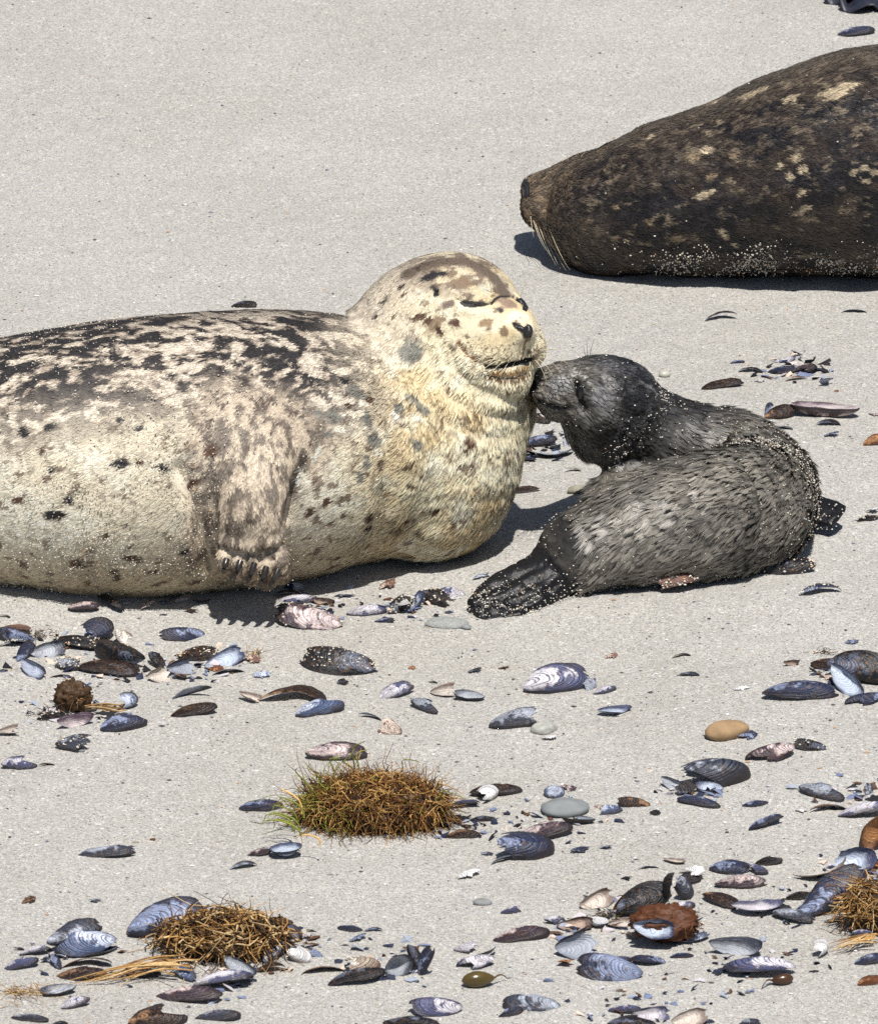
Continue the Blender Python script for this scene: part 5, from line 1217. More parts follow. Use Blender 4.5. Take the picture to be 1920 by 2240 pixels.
shell(412, 2170, 154, 0, 'd', 'slim', 'mv', 'purple brown pointed shell below the straw heap')
shell(127, 2168, 80, 8, 'c', 'full', 'gy', 'grey blue bowl shell with brown underside, lower left', umbo=G)
shell(165, 2193, 66, 16, 'd', 'full', 'lv', 'lavender and white shell right below the grey blue bowl')
shell(66, 2224, 84, 0, 'd', 'slim', 'gy', 'grey brown shell in the bottom left corner')
shell(130, 2239, 40, 0, 'd', 'sliver', 'bk', 'black sliver cut by the bottom edge near the left corner')
shell(345, 2226, 132, 10, 'd', 'bite', 'br', 'dark and cream broken shell at the bottom edge, left of centre')
shell(476, 2217, 104, 6, 'd', 'bite', 'gy', 'grey and white broken shell at the bottom edge below the straw heap')
# --- lower middle
shell(766, 2030, 58, -6, 'd', 'bite', 'db', 'blue chip, left one of a star of three above the standing shells')
shell(781, 2051, 44, 24, 'd', 'flake', 'db', 'dark blue chip, lowest of a star of three above the standing shells')
shell(815, 2034, 44, 4, 'd', 'sliver', 'db', 'blue sliver, right one of a star of three above the standing shells')
shell(707, 2118, 98, 4, 'd', 'sliver', 'br', 'brown sliver right of the straw heap')
shell(792, 2108, 84, 14, 'd', 'margin', 'cr', 'cream lump of barnacles on the long dark shell', sandy=60, up=0.006)
shell(782, 2131, 132, 13, 'd', 'slim', 'bk', 'long dark shell leading up to the standing white cup')
shell(872, 2114, 66, 20, 'i', 'limpet', 'gy', 'white-bellied cup shell facing the viewer, left of two standing shells', name='cup_shell', roll_add=28)
shell(908, 2098, 72, -72, 's', 'slim', 'bk', 'dark ribbed shell standing on end between white cup and blue shell', lift=-68)
shell(932, 2104, 78, 75, 's', 'slim', 'db', 'blue shell standing on end, right of the dark ribbed one', lift=70)
shell(1018, 2071, 54, -4, 'd', 'umbo', 'lv', 'blue and white small shell above the kelp bulb')
shell(1046, 2086, 80, 22, 'c', 'sliver', 'gy', 'dark curved sliver above the lavender shell near the kelp bulb')
shell(1040, 2104, 88, 4, 'd', 'slim', 'lv', 'lavender shell between dark sliver and kelp bulb', umbo=G)
shell(953, 2201, 120, 6, 'd', 'slim', 'lv', 'pale lavender banded shell with white right end near the bottom edge', umbo=G)
shell(900, 2234, 128, 2, 'd', 'slim', 'bk', 'black shell cut by the bottom edge at centre')
shell(1162, 2192, 128, -6, 'd', 'full', 'gy', 'broad blue grey ribbed shell near the bottom edge', umbo=G)
shell(1117, 2212, 58, 20, 'd', 'arch', 'db', 'dark blue arched shell in front of the broad blue grey one')
shell(1117, 1988, 44, 14, 'd', 'umbo', 'lv', 'small cream and violet shell right of the flat grey pebble')
# --- lower right
shell(1140, 2038, 128, 12, 'd', 'bite', 'mv', 'dark and pink pointed shell left of the black mussel heap')
shell(1258, 2022, 84, 12, 'i', 'slim', 'br', 'dark shell with cream inside at the left of the black mussel heap')
shell(1212, 2010, 48, 8, 'd', 'margin', 'lv', 'purple shell end left of the dark shell with cream inside')
shell(1305, 1968, 82, 24, 'i', 'full', 'cr', 'cream oval open shell leaning on the black mussel heap')
pair(1405, 1966, 126, 20, 's', 'full', 'bk', 'large gaping black mussel with amber inside, top of the heap', gape=38, col2='orr', roll_add=10)
shell(1462, 1944, 74, 85, 's', 'sliver', 'bk', 'black shell fin standing upright on the gaping black mussel', lift=78, up=0.02)
shell(1494, 1942, 68, -70, 's', 'margin', 'gy', 'grey brown ribbed shell standing right of the black fin', lift=-60)
shell(1506, 1918, 56, 0, 'd', 'margin', 'bk', 'black shell block behind the standing ribbed shell')
shell(1520, 1905, 44, -12, 'd', 'flake', 'wh', 'white flake on the black block behind the heap', up=0.012)
shell(1476, 1986, 94, 20, 'd', 'bite', 'lv', 'whitish lavender shell at the right of the gaping black mussel', up=0.01)
shell(1307, 2020, 48, 0, 'c', 'limpet', 'wh', 'round white ring-like shell in front of the heap', name='limpet_shell')
shell(1354, 2022, 50, 4, 'c', 'umbo', 'cr', 'cream and brown shell piece right of the round white ring')
shell(1430, 2032, 92, -4, 'i', 'full', 'pb', 'bright blue oyster-like shell lying on the red brown holdfast', up=0.022, roll_add=10)
shell(1521, 2052, 64, 22, 'c', 'full', 'pb', 'small blue and white cup shell right of the red brown holdfast')
shell(1264, 2068, 98, 4, 'i', 'umbo', 'bk', 'dark triangular shell with cream hollow, below the round white ring')
shell(1237, 2104, 40, 8, 'd', 'flake', 'orr', 'reddish brown chip below the dark triangular shell')
shell(1333, 2116, 148, -6, 'd', 'full', 'db', 'large dark blue ribbed shell below the red brown holdfast', umbo=G)
shell(1357, 2096, 50, 0, 'd', 'bite', 'lv', 'pale lavender piece behind the large dark blue ribbed shell')
shell(1418, 2101, 80, -4, 'd', 'full', 'db', 'dark blue shell right of the pale lavender piece', umbo=G)
shell(1491, 2088, 52, 4, 'd', 'full', 'db', 'small dark blue dome below the blue and white cup shell')
shell(1367, 2204, 76, 4, 'd', 'bite', 'lv', 'blue violet sliver shell near the bottom edge, right of centre')
shell(1425, 2220, 84, 8, 'i', 'full', 'lv', 'lavender shell with peach inside at the bottom edge')
shell(1380, 2237, 110, 0, 'd', 'slim', 'bk', 'black shell cut by the bottom edge under the lavender one')
shell(1508, 2226, 82, 10, 'i', 'full', 'cr', 'cream and brown oval cup at the bottom edge')
shell(1548, 2234, 30, 0, 'd', 'flake', 'db', 'dark chip right of the cream and brown oval cup')
shell(1640, 2236, 48, 0, 'd', 'slim', 'gy', 'grey blue shell top peeking in at the bottom edge, right')
shell(1595, 1898, 90, -4, 'd', 'full', 'db', 'dark blue shell, left part of a joined pair above the purple peach one')
shell(1657, 1898, 50, -6, 'd', 'margin', 'lv', 'lavender shell, right part of a joined pair above the purple peach one')
shell(1681, 1882, 62, 6, 'd', 'bite', 'bk', 'black ribbed chip behind the joined pair')
shell(1620, 1926, 118, 4, 'd', 'slim', 'mv', 'purple and peach pointed shell below the joined pair')
shell(1792, 1903, 120, 14, 'c', 'sliver', 'cr', 'tan curved strip with cream end near the right edge')
shell(1868, 1884, 100, 8, 'i', 'margin', 'pb', 'white and blue shell open upward at the right edge')
shell(1908, 1894, 40, 30, 'd', 'flake', 'orr', 'orange brown piece at the right edge under the white and blue shell')
shell(1578, 1970, 84, -20, 'd', 'full', 'br', 'brown black rounded shell at the left end of a chain')
shell(1656, 1986, 114, -2, 'c', 'slim', 'lv', 'lavender nacre shell in the middle of a chain', up=0.004)
shell(1736, 1999, 96, -16, 'd', 'full', 'gy', 'grey brown striped shell at the right of the chain', up=0.004)
pair(1822, 1952, 184, 38, 's', 'slim', 'db', 'largest black and blue mussel, tilted steeply beside the brown tangle', gape=10, col2='bk', lift_share=0.7)
shell(1748, 1957, 64, 14, 'd', 'bite', 'bk', 'black ribbed piece behind the striped shell of the chain')
shell(1823, 2010, 44, 20, 'c', 'full', 'cr', 'small brown and white cup at the left of the brown tangle')
shell(1912, 1986, 42, 0, 's', 'limpet', 'wh', 'round white shell caught in the brown tangle at the right edge', up=0.03)
shell(1886, 2038, 50, 0, 'd', 'full', 'lv', 'violet shell in the lower part of the brown tangle', up=0.012)
shell(1795, 2076, 42, 35, 's', 'margin', 'wh', 'bright white triangular chip below the brown tangle', roll_add=10)
shell(1608, 2074, 118, -6, 'c', 'arch', 'gy', 'olive curved strip turning blue at its right end')
shell(1660, 2115, 162, 0, 'd', 'slim', 'lv', 'large bright blue and white mussel shell above the brown kelp bulb', umbo=G)
shell(1905, 2096, 76, 14, 'd', 'full', 'db', 'blue shell pair end at the right edge, lower beach')
shell(1905, 2146, 64, 18, 'd', 'slim', 'orr', 'orange brown long shell at the right edge, lowest')
shell(1780, 2125, 24, 0, 'd', 'flake', 'bk', 'tiny black chip right of the large bright blue and white shell')
# --- behind the pup, right
shell(1612, 790, 34, 6, 'd', 'full', 'db', 'small blue shell, leftmost of the group behind the pup')
shell(1641, 808, 54, -2, 'd', 'sliver', 'bk', 'dark strip under the small blue shell behind the pup')
shell(1714, 784, 54, 10, 'i', 'sliver', 'lv', 'pink violet strip, topmost of the group behind the pup')
shell(1712, 806, 70, 6, 'd', 'slim', 'db', 'dark violet shell in the middle of the group behind the pup')
shell(1764, 806, 46, 14, 'd', 'margin', 'mv', 'grey brown rounded shell, rightmost of the group behind the pup')
shell(1741, 826, 50, 6, 'd', 'sliver', 'pk', 'peach strip, lowest of the group behind the pup')
shell(1580, 835, 96, 12, 'd', 'slim', 'br', 'dark brown glossy mussel shell behind the pup back')
shell(1661, 832, 24, 0, 'd', 'flake', 'wh', 'white chip right of the dark brown glossy mussel shell')
shell(1806, 834, 34, 10, 'd', 'flake', 'db', 'small blue chip right of the group behind the pup')
shell(1829, 855, 12, 0, 'd', 'flake', 'orr', 'tiny orange chip under the small blue chip')
shell(1706, 902, 72, 16, 's', 'slim', 'br', 'brown and blue shell at the left of the long open one by the pup back')
shell(1682, 895, 34, 60, 's', 'sliver', 'db', 'thin blue shell standing at the left of the brown and blue one')
shell(1803, 893, 152, -9, 'c', 'slim', 'mv', 'long open shell with purple stripes right of the pup back', umbo=G)
shell(1707, 933, 54, -2, 'd', 'sliver', 'gy', 'greenish sliver touching the fur of the pup back')
shell(1811, 924, 54, -4, 'd', 'sliver', 'bk', 'dark strip below the long open shell with purple stripes')
shell(1818, 948, 34, 10, 'd', 'flake', 'db', 'small dark chip alone, lowest right of the pup back')
shell(1910, 962, 44, 14, 'd', 'umbo', 'orr', 'orange brown shell at the right edge level with the pup back')
shell(1914, 906, 30, -10, 'd', 'flake', 'mv', 'mauve chip at the right edge level with the long open shell')
shell(1576, 690, 74, 9, 'd', 'sliver', 'bk', 'black stick-like sliver on bare sand under the dark seal', squash=1)
shell(1868, 678, 58, -2, 'd', 'sliver', 'bk', 'short black sliver on bare sand near the right edge under the dark seal')
shell(1810, 1152, 62, 14, 'd', 'sliver', 'pb', 'blue and white sliver beside the small flipper of the pup')
shell(1897, 1132, 48, 12, 'd', 'bite', 'bk', 'black sandy shell at the right edge level with the pup flipper', sandy=25)
shell(1908, 1116, 30, 10, 'd', 'flake', 'wh', 'white flake above the black sandy shell at the right edge')
# --- between mother and pup
shell(1172, 914, 66, -10, 'd', 'bite', 'br', 'reddish brown shell with white barnacle under the pup chin', sandy=25)
shell(1175, 962, 90, 8, 'd', 'slim', 'db', 'blue black shell between chest and pup, second from top')
shell(1196, 990, 118, -3, 'c', 'sliver', 'bk', 'long black strip between chest and pup')
shell(1150, 1003, 48, -8, 'd', 'slim', 'db', 'small dark blue shell touching the chest under the long black strip')
shell(1252, 1026, 38, -4, 'd', 'sliver', 'br', 'reddish thin strip in front of the pup throat')
shell(1140, 1068, 84, 2, 'd', 'slim', 'br', 'dark red brown shell half behind the chest')
# --- under the pup
shell(1470, 1272, 104, 4, 'd', 'margin', 'pk', 'pale pink sand-crusted shell under the pup belly', sandy=160)
shell(1456, 1258, 60, 4, 'd', 'slim', 'db', 'dark blue shell pressed between pup belly and the pale pink one')
shell(1617, 1254, 70, 2, 'd', 'full', 'br', 'red brown sandy shell under the pup, left of the long black one', sandy=90)
shell(1716, 1238, 138, 8, 'd', 'slim', 'bk', 'long black sand-speckled shell under the pup at the right', sandy=150)
shell(1793, 1288, 98, 12, 'd', 'sliver', 'db', 'thin dark sandy strip right below the pup', sandy=60)
# --- far sand
shell(534, 664, 58, 8, 'd', 'full', 'bk', 'black shell with white tip on the sand just behind the back of the spotted seal')
shell(1872, 64, 84, 6, 'd', 'bite', 'db', 'dark blue and black shell in the top right corner')
shell(405, 446, 16, 0, 'd', 'flake', 'wh', 'small white fleck on the empty sand at upper left')

# ------------------------------------------------------------------ pebbles
def pebble(px, py, length, aspect, hgt, ang, colr, label, var=0.25, scale=60, rough=0.75, seed=1, sink=0.3, bump=0.4):
    g = at_z(px, py); L = length / px_scale(g)
    th_, ph_ = np.meshgrid(np.linspace(0, np.pi, 16), np.linspace(0, 2 * np.pi, 26, endpoint=False), indexing='ij')
    U = np.stack([np.sin(th_) * np.cos(ph_), np.sin(th_) * np.sin(ph_), np.cos(th_)], -1).reshape(-1, 3)
    rr = 1 + 0.28 * (fbm(U * 1.3 + seed * 7.7, 2, seed) - 0.5) + 0.08 * (fbm(U * 5 + seed, 3, seed + 2) - 0.5)
    V = U * rr[:, None] * [L / 2, L / 2 * aspect, L / 2 * hgt]
    F = np.array([[i * 26 + j, (i + 1) * 26 + j, (i + 1) * 26 + (j + 1) % 26, i * 26 + (j + 1) % 26] for i in range(15) for j in range(26)])
    h = L * hgt; z = gz(g[0], g[1]) + h * (0.5 - sink); p = at_z(px, py, z)
    o = obj('pebble', np_mesh('pebble', V, F), mat_plain('pebble_stone', colr, rough, 0.3, var, scale, bump), None)
    o.location = p; o.rotation_euler = (0, 0, math.radians(ang)); tag(o, label, 'pebble', 'pebbles on the sand'); return o
pebble(1589, 1598, 102, 0.62, 0.42, 22, (0.30, 0.20, 0.11), 'smooth tan pebble lying on the sand right of centre', seed=1, scale=40)
pebble(1190, 1594, 62, 0.7, 0.5, 30, (0.34, 0.34, 0.31), 'rough pale grey pebble with a white chip below it', seed=2, scale=140)
pebble(1237, 1768, 106, 0.7, 0.34, 4, (0.20, 0.215, 0.22), 'flat slate grey pebble among blue shells', seed=3, var=0.15, scale=50)
pebble(978, 1364, 100, 0.55, 0.22, -4, (0.28, 0.29, 0.28), 'low gravelly grey stone half buried beside the pup tail', seed=4, scale=240, sink=0.42, bump=1.0)
pebble(178, 1642, 17, 0.8, 0.6, 0, (0.16, 0.17, 0.18), 'tiny grey pebble under the small barnacled shell at left', seed=5)
pebble(1054, 1975, 42, 0.6, 0.4, 0, (0.22, 0.23, 0.23), 'small flat grey pebble in the lower middle of the beach', seed=6)
pebble(1453, 818, 26, 0.8, 0.6, 0, (0.42, 0.42, 0.36), 'small glassy round pebble behind the pup head', seed=7, var=0.1, rough=0.3)
pebble(1262, 1072, 44, 0.6, 0.45, 8, (0.24, 0.23, 0.18), 'olive grey pebble in front of the pup throat', seed=8)
pebble(1020, 1372, 22, 0.7, 0.5, 0, (0.20, 0.21, 0.21), 'dark grey pebble right at the tip of the pup tail', seed=9)

# ------------------------------------------------------------------ kelp bulbs
KELP = mat_plain('kelp_skin', (0.085, 0.060, 0.016), 0.25, 0.55, 0.3, 30, 0.1)
KELPB = mat_plain('kelp_skin_dark', (0.060, 0.026, 0.012), 0.28, 0.55, 0.3, 30, 0.1)
def bulb(px, py, length, ang, stem_px, mat, label, flip=False):
    g = at_z(px, py); L = length / px_scale(g); r = L * 0.235; c = at_z(px, py, gz(g[0], g[1]) + r * 0.92)
    t = np.linspace(0, 1, 22); a = math.radians(ang); d = np.array([math.cos(a), math.sin(a), 0.0]) * (-1 if flip else 1)
    prof = r * np.sin(np.pi * np.clip(t, 0, 1) ** 0.85) ** 0.72 + 0.0008
    V, F = tube_geo(c + d * ((t - 0.5) * L)[:, None], prof, 18)
    root = empty('kelp_bulb', (c[0], c[1], gz(g[0], g[1]))); inv = Matrix.Translation(-Vector(root.location))
    o = obj('float', np_mesh('float', V, F), mat, root); o.matrix_parent_inverse = inv
    e = at_z(*stem_px, gz(*at_z(*stem_px)[:2]) + 0.003); s0 = c + d * (L * 0.49); tt = np.linspace(0, 1, 10)[:, None]
    p = s0 * (1 - tt) + e * tt; p[:, 2] += 0.006 * np.sin(np.pi * tt[:, 0])
    V, F = tube_geo(p, 0.0016 * (1 - 0.5 * tt[:, 0]), 6); o = obj('stem', np_mesh('stem', V, F), mat, root); o.matrix_parent_inverse = inv
    tag(root, label, 'kelp bulb', 'kelp bulbs on the sand'); return root
bulb(1046, 2143, 74, 12, (1110, 2142), KELP, 'glossy olive kelp bulb with a thin stem pointing right')
bulb(1711, 2143, 50, 14, (1666, 2162), KELPB, 'small dark brown kelp bulb under the large bright blue shell', flip=True)

# ------------------------------------------------------------------ seaweed clumps
WEED = mat_attr('seaweed', 0.6, 0.3, mottle=0.3, scale=250)
def strands(bag, base, dirs, length, rad, bend, colr, seg=7, grav=0.5, curl=0.3):
    """thin tapering strands, all laid out at once"""
    n = len(base); t = np.linspace(0, 1, seg)[None, :, None]; L = np.asarray(length)[:, None, None]
    k = rng.normal(0, curl, (n, 1, 3)); k2 = rng.normal(0, curl * 0.12, (n, 1, 3)); ph = rng.uniform(0, 6.28, (n, 1, 1))
    p = base[:, None] + dirs[:, None] * L * t + k * L * 0.5 * t ** 2 + k2 * L * np.sin(9 * t + ph) - np.array([0, 0, 1.0]) * grav * L * t ** 2 * bend
    gnd = ground_z(p[..., 0].ravel(), p[..., 1].ravel()).reshape(p.shape[:2]) + 0.0012
    p[..., 2] = np.maximum(p[..., 2], gnd)
    tn_ = nrm(np.gradient(p, axis=1)); s_ = nrm(np.cross(tn_, [0.31, 0.23, 0.92])); u_ = np.cross(s_, tn_)
    r = (np.asarray(rad)[:, None] * (1 - 0.75 * t[0, :, 0][None]))[..., None, None]
    an = np.linspace(0, 2 * np.pi, 3, endpoint=False)
    V = p[:, :, None] + r * (np.cos(an)[None, None, :, None] * s_[:, :, None] + np.sin(an)[None, None, :, None] * u_[:, :, None])
    i = np.arange(seg - 1)[:, None] * 3; j = np.arange(3)[None]; q = (j + 1) % 3
    F = np.stack([i + j, i + q, i + 3 + q, i + 3 + j], -1).reshape(-1, 4)
    F = (np.arange(n)[:, None, None] * seg * 3 + F[None]).reshape(-1, 4)
    bag.add(V.reshape(-1, 3), F, np.repeat(np.asarray(colr), seg * 3, 0))
def lump(center, radii, seed, colr, amp=0.35, freq=3.0):
    th_, ph_ = np.meshgrid(np.linspace(0, np.pi, 30), np.linspace(0, 2 * np.pi, 44, endpoint=False), indexing='ij')
    U = np.stack([np.sin(th_) * np.cos(ph_), np.sin(th_) * np.sin(ph_), np.cos(th_)], -1).reshape(-1, 3)
    rr = 1 + amp * (fbm(U * freq + seed, 4, seed, 0.6) - 0.5) * 2
    F = np.array([[i * 44 + j, (i + 1) * 44 + j, (i + 1) * 44 + (j + 1) % 44, i * 44 + (j + 1) % 44] for i in range(29) for j in range(44)])
    C = np.array(colr) * (0.5 + fbm(U * 9 + seed, 3, seed + 1))[:, None]
    return np_mesh('lump', center + U * rr[:, None] * np.array(radii), F, True, C), (center, np.array(radii))
def weed_root(name, px, py, label, cat='seaweed'):
    g = at_z(px, py); r = empty(name, (g[0], g[1], gz(g[0], g[1]))); tag(r, label, cat, 'dried seaweed clumps'); return r
def weed_part(root, name, me, kind=None):
    o = obj(name, me, WEED, root, kind); o.matrix_parent_inverse = Matrix.Translation(-Vector(root.location)); return o
# the green and brown grassy clump
cl = weed_root('seagrass_clump', 820, 1820, 'shaggy clump of brown and green seagrass in the middle of the shells')
cc = at_z(820, 1800); sc_ = px_scale(cc)
weed_part(cl, 'root_mass', lump(cc + [0, 0.02, 0.018], (0.104, 0.054, 0.040), 3, (0.030, 0.016, 0.008), 0.35)[0])
bag = Bag(); n = 3200
u = nrm(rng.normal(size=(n, 3))); u[:, 2] = np.abs(u[:, 2])
B = cc + np.array([0, 0.02, 0.010]) + u * np.array([0.120, 0.062, 0.062]) * (0.55 + 0.4 * rng.random((n, 1)))
out = u * [0.35, 0.3, 0.12] + nrm(np.cross(u, rng.normal(size=(n, 3)))) * [1.0, 0.8, 0.6] + rng.normal(0, 0.25, (n, 3))
Ls = 0.022 + 0.026 * rng.random(n); left = sstep(-0.02, -0.10, B[:, 0] - cc[0])
Ls = Ls * (1 + 0.6 * left * rng.random(n))
br_ = np.array([0.20, 0.090, 0.025]); tan_ = np.array([0.48, 0.29, 0.10]); grn = np.array([0.16, 0.18, 0.025]); dk_ = np.array([0.045, 0.020, 0.008])
u_ = rng.random(n)[:, None]; C = np.where(u_ < 0.5, br_, np.where(u_ < 0.80, tan_, dk_)); C = np.where((rng.random(n)[:, None] < 0.02 + 0.22 * left[:, None]), grn * (0.7 + 1.1 * rng.random((n, 1))), C) * (0.7 + 0.6 * rng.random((n, 1)))
strands(bag, B, nrm(out), Ls, 0.0009 + 0.0007 * rng.random(n), 0.6, C, 9, 0.5, 0.75)
for x0, y0, x1, y1, zt in ((640, 1790, 565, 1800, 0.02), (650, 1780, 585, 1775, 0.04), (660, 1760, 605, 1730, 0.06), (680, 1740, 640, 1680, 0.08), (700, 1720, 672, 1672, 0.09), (760, 1700, 790, 1622, 0.10), (770, 1700, 800, 1640, 0.10), (780, 1700, 745, 1668, 0.09), (860, 1690, 910, 1668, 0.09), (640, 1800, 590, 1812, 0.01), (700, 1830, 650, 1850, 0.004), (660, 1810, 560, 1806, 0.01), (930, 1720, 1000, 1735, 0.05), (940, 1740, 1010, 1750, 0.04), (720, 1700, 735, 1660, 0.09), (655, 1795, 575, 1790, 0.02), (665, 1770, 600, 1752, 0.05)):
    a = at_z(x0, y0 + 20, 0.03); b = at_y(x1, y1, a[1] + rng.normal(0, 0.01)); t = np.linspace(0, 1, 9)[:, None]
    p = a * (1 - t) + b * t; p[:, 2] += 0.018 * np.sin(np.pi * t[:, 0]); p[:, 0] += 0.006 * np.sin(2.5 * np.pi * t[:, 0])
    V, F = tube_geo(p, 0.0017 * (1 - 0.7 * t[:, 0]), 4); bag.add(V, F, (grn if rng.random() < 0.7 else tan_) * (0.8 + rng.random()))
weed_part(cl, 'blades', bag.mesh('blades'), 'stuff')
# straw heap
def straw_heap(root, c, radii, n, pal, Lr, seed, rad=0.0011):
    bag = Bag(); u = nrm(rng.normal(size=(n, 3))); u[:, 2] = np.abs(u[:, 2]); rr = 0.55 + 0.45 * rng.random((n, 1)) + 0.3 * (fbm(u * 2.5 + seed, 2, seed) - 0.5)[:, None]
    B = c + u * rr * radii; tg = np.cross(u, rng.normal(size=(n, 3)) + np.array([0, 0, 0.4])); d = nrm(nrm(tg) * [1.5, 1, 0.45] + 0.05 * u)
    L = Lr * (0.5 + rng.random(n)); C = np.array([pal[k] for k in rng.integers(0, len(pal), n)]) * (0.65 + 0.7 * rng.random((n, 1)))
    strands(bag, B - d * (L / 2)[:, None], d, L, np.full(n, rad), 0.3, C, 7, 0.6, 0.55)
    return bag
PAL = [np.array(c) for c in ((0.44, 0.26, 0.09), (0.26, 0.13, 0.04), (0.60, 0.43, 0.22), (0.10, 0.05, 0.018), (0.05, 0.026, 0.012))]
st = weed_root('straw_heap', 470, 2105, 'heap of dry golden straw-like seaweed with a long stalk trailing left')
c2 = at_z(492, 2094) + np.array([0, 0.02, 0.022])
weed_part(st, 'root_mass', lump(c2 - [0, 0, 0.006], (0.076, 0.042, 0.028), 5, (0.050, 0.027, 0.012), 0.4)[0])
bag = straw_heap(st, c2, np.array([0.100, 0.056, 0.040]), 850, PAL, 0.060, 1, 0.0016)
for k in range(26):
    a = at_z(400 + rng.normal(0, 25), 2105 + rng.normal(0, 10), 0.022 + 0.01 * rng.random()); b = at_z(rng.uniform(140, 300), 2140 + rng.normal(0, 5), 0.004)
    t = np.linspace(0, 1, 9)[:, None]; p = a * (1 - t) + b * t; p[:, 2] += 0.004 * np.sin(np.pi * t[:, 0]); p[:, 1] += 0.008 * np.sin(np.pi * t[:, 0] * (1 + k % 2))
    p[:, 2] = np.maximum(p[:, 2], ground_z(p[:, 0], p[:, 1]) + 0.0015)
    V, F = tube_geo(p, 0.0013 * (1 - 0.6 * t[:, 0]), 4); bag.add(V, F, PAL[k % 3])
weed_part(st, 'straws', bag.mesh('straws'), 'stuff')
# brown tangle at the right edge
tg_ = weed_root('seaweed_tangle', 1900, 2050, 'brown wiry seaweed tangle at the right edge around a round white shell')
c3 = at_z(1902, 2040) + np.array([0.01, 0.02, 0.03])
weed_part(tg_, 'root_mass', lump(c3, (0.045, 0.035, 0.040), 6, (0.040, 0.022, 0.010), 0.4)[0])
bag = straw_heap(tg_, c3, np.array([0.050, 0.040, 0.048]), 420, PAL[:4], 0.06, 2)
for k in range(14):
    a = at_z(1915 + rng.normal(0, 10), 2050 + rng.normal(0, 8), 0.012); b = at_z(rng.uniform(1800, 1860), 2072 + rng.normal(0, 6), 0.005); t = np.linspace(0, 1, 7)[:, None]
    p = a * (1 - t) + b * t; p[:, 2] = np.maximum(p[:, 2] + 0.004 * np.sin(np.pi * t[:, 0]), ground_z(p[:, 0], p[:, 1]) + 0.0015)
    V, F = tube_geo(p, 0.0013 * (1 - 0.6 * t[:, 0]), 4); bag.add(V, F, PAL[k % 3])
weed_part(tg_, 'fibres', bag.mesh('fibres'), 'stuff')
# holdfasts
hf = weed_root('kelp_holdfast', 165, 1555, 'dark brown knotty kelp holdfast with a stalk running to a blue shell')
c4 = at_z(160, 1548) + np.array([0, 0.0, 0.018])
weed_part(hf, 'knot', lump(c4, (0.028, 0.020, 0.026), 8, (0.060, 0.032, 0.014), 0.5, 4.5)[0])
bag = straw_heap(hf, c4, np.array([0.028, 0.020, 0.024]), 90, PAL[1:], 0.026, 3, 0.0009)
for k in range(9):
    a = at_z(185, 1545 + k, 0.018 - 0.001 * k); b = at_z(268 + k, 1544 + k % 3 * 3, 0.006); t = np.linspace(0, 1, 8)[:, None]
    p = a * (1 - t) + b * t; p[:, 2] += 0.004 * np.sin(np.pi * t[:, 0] * (1 + k % 2)) - 0.004 * t[:, 0] * (k % 3)
    p[:, 2] = np.maximum(p[:, 2], ground_z(p[:, 0], p[:, 1]) + 0.001); V, F = tube_geo(p, 0.0011, 4); bag.add(V, F, PAL[k % 3] * 0.7)
weed_part(hf, 'fibres', bag.mesh('fibres'), 'stuff')
h2 = weed_root('kelp_holdfast', 1450, 2065, 'square red brown holdfast under the bright blue oyster-like shell')
c5 = at_z(1456, 2052) + np.array([0, 0.01, 0.020])
weed_part(h2, 'knot', lump(c5, (0.050, 0.036, 0.026), 9, (0.085, 0.030, 0.012), 0.4, 4.0)[0])
bag = straw_heap(h2, c5, np.array([0.050, 0.036, 0.027]), 320, [np.array(c) for c in ((0.13, 0.045, 0.015), (0.07, 0.026, 0.010), (0.22, 0.09, 0.03))], 0.022, 4, 0.0009)
weed_part(h2, 'fibres', bag.mesh('fibres'), 'stuff')
# loose fibre scraps
def scrap(px, py, n, spread, L, label, pal):
    r = weed_root('seaweed_scrap', px, py, label); bag = Bag(); g = at_z(px, py)
    B = g + np.stack([rng.normal(0, spread, n), rng.normal(0, spread * 0.8, n), np.full(n, 0.004)], -1); B[:, 2] += ground_z(B[:, 0], B[:, 1])
    d = nrm(np.stack([rng.normal(0, 1, n), rng.normal(0, 0.7, n), np.abs(rng.normal(0, 0.35, n))], -1))
    strands(bag, B, d, L * (0.5 + rng.random(n)), np.full(n, 0.0008), 0.5, np.array([pal[k % len(pal)] for k in range(n)]), 7, 0.5, 0.6)
    weed_part(r, 'fibres', bag.mesh('fibres'), 'stuff')
scrap(50, 2180, 30, 0.014, 0.045, 'tan fibre scraps left of the grey blue bowl shell', PAL[:3])
scrap(556, 1430, 16, 0.008, 0.022, 'brown fibre tuft right of the shiny blue nacre shell', PAL[1:4])
scrap(95, 1398, 26, 0.014, 0.018, 'wiry dark fibres on top of the left shell heap', PAL[3:])
scrap(222, 1305, 8, 0.006, 0.05, 'thin golden fibres standing up beside the belly of the spotted seal', PAL[:3])
scrap(1335, 1992, 60, 0.014, 0.018, 'mossy yellow brown fibres below the cream oval open shell', [np.array((0.12, 0.085, 0.02)), np.array((0.05, 0.035, 0.012))])
scrap(1800, 1436, 14, 0.008, 0.016, 'dark bristly fibres behind the brown pink shell end', PAL[3:])
scrap(100, 1562, 16, 0.012, 0.022, 'thin black fibres at the left of the dark brown holdfast', PAL[3:])

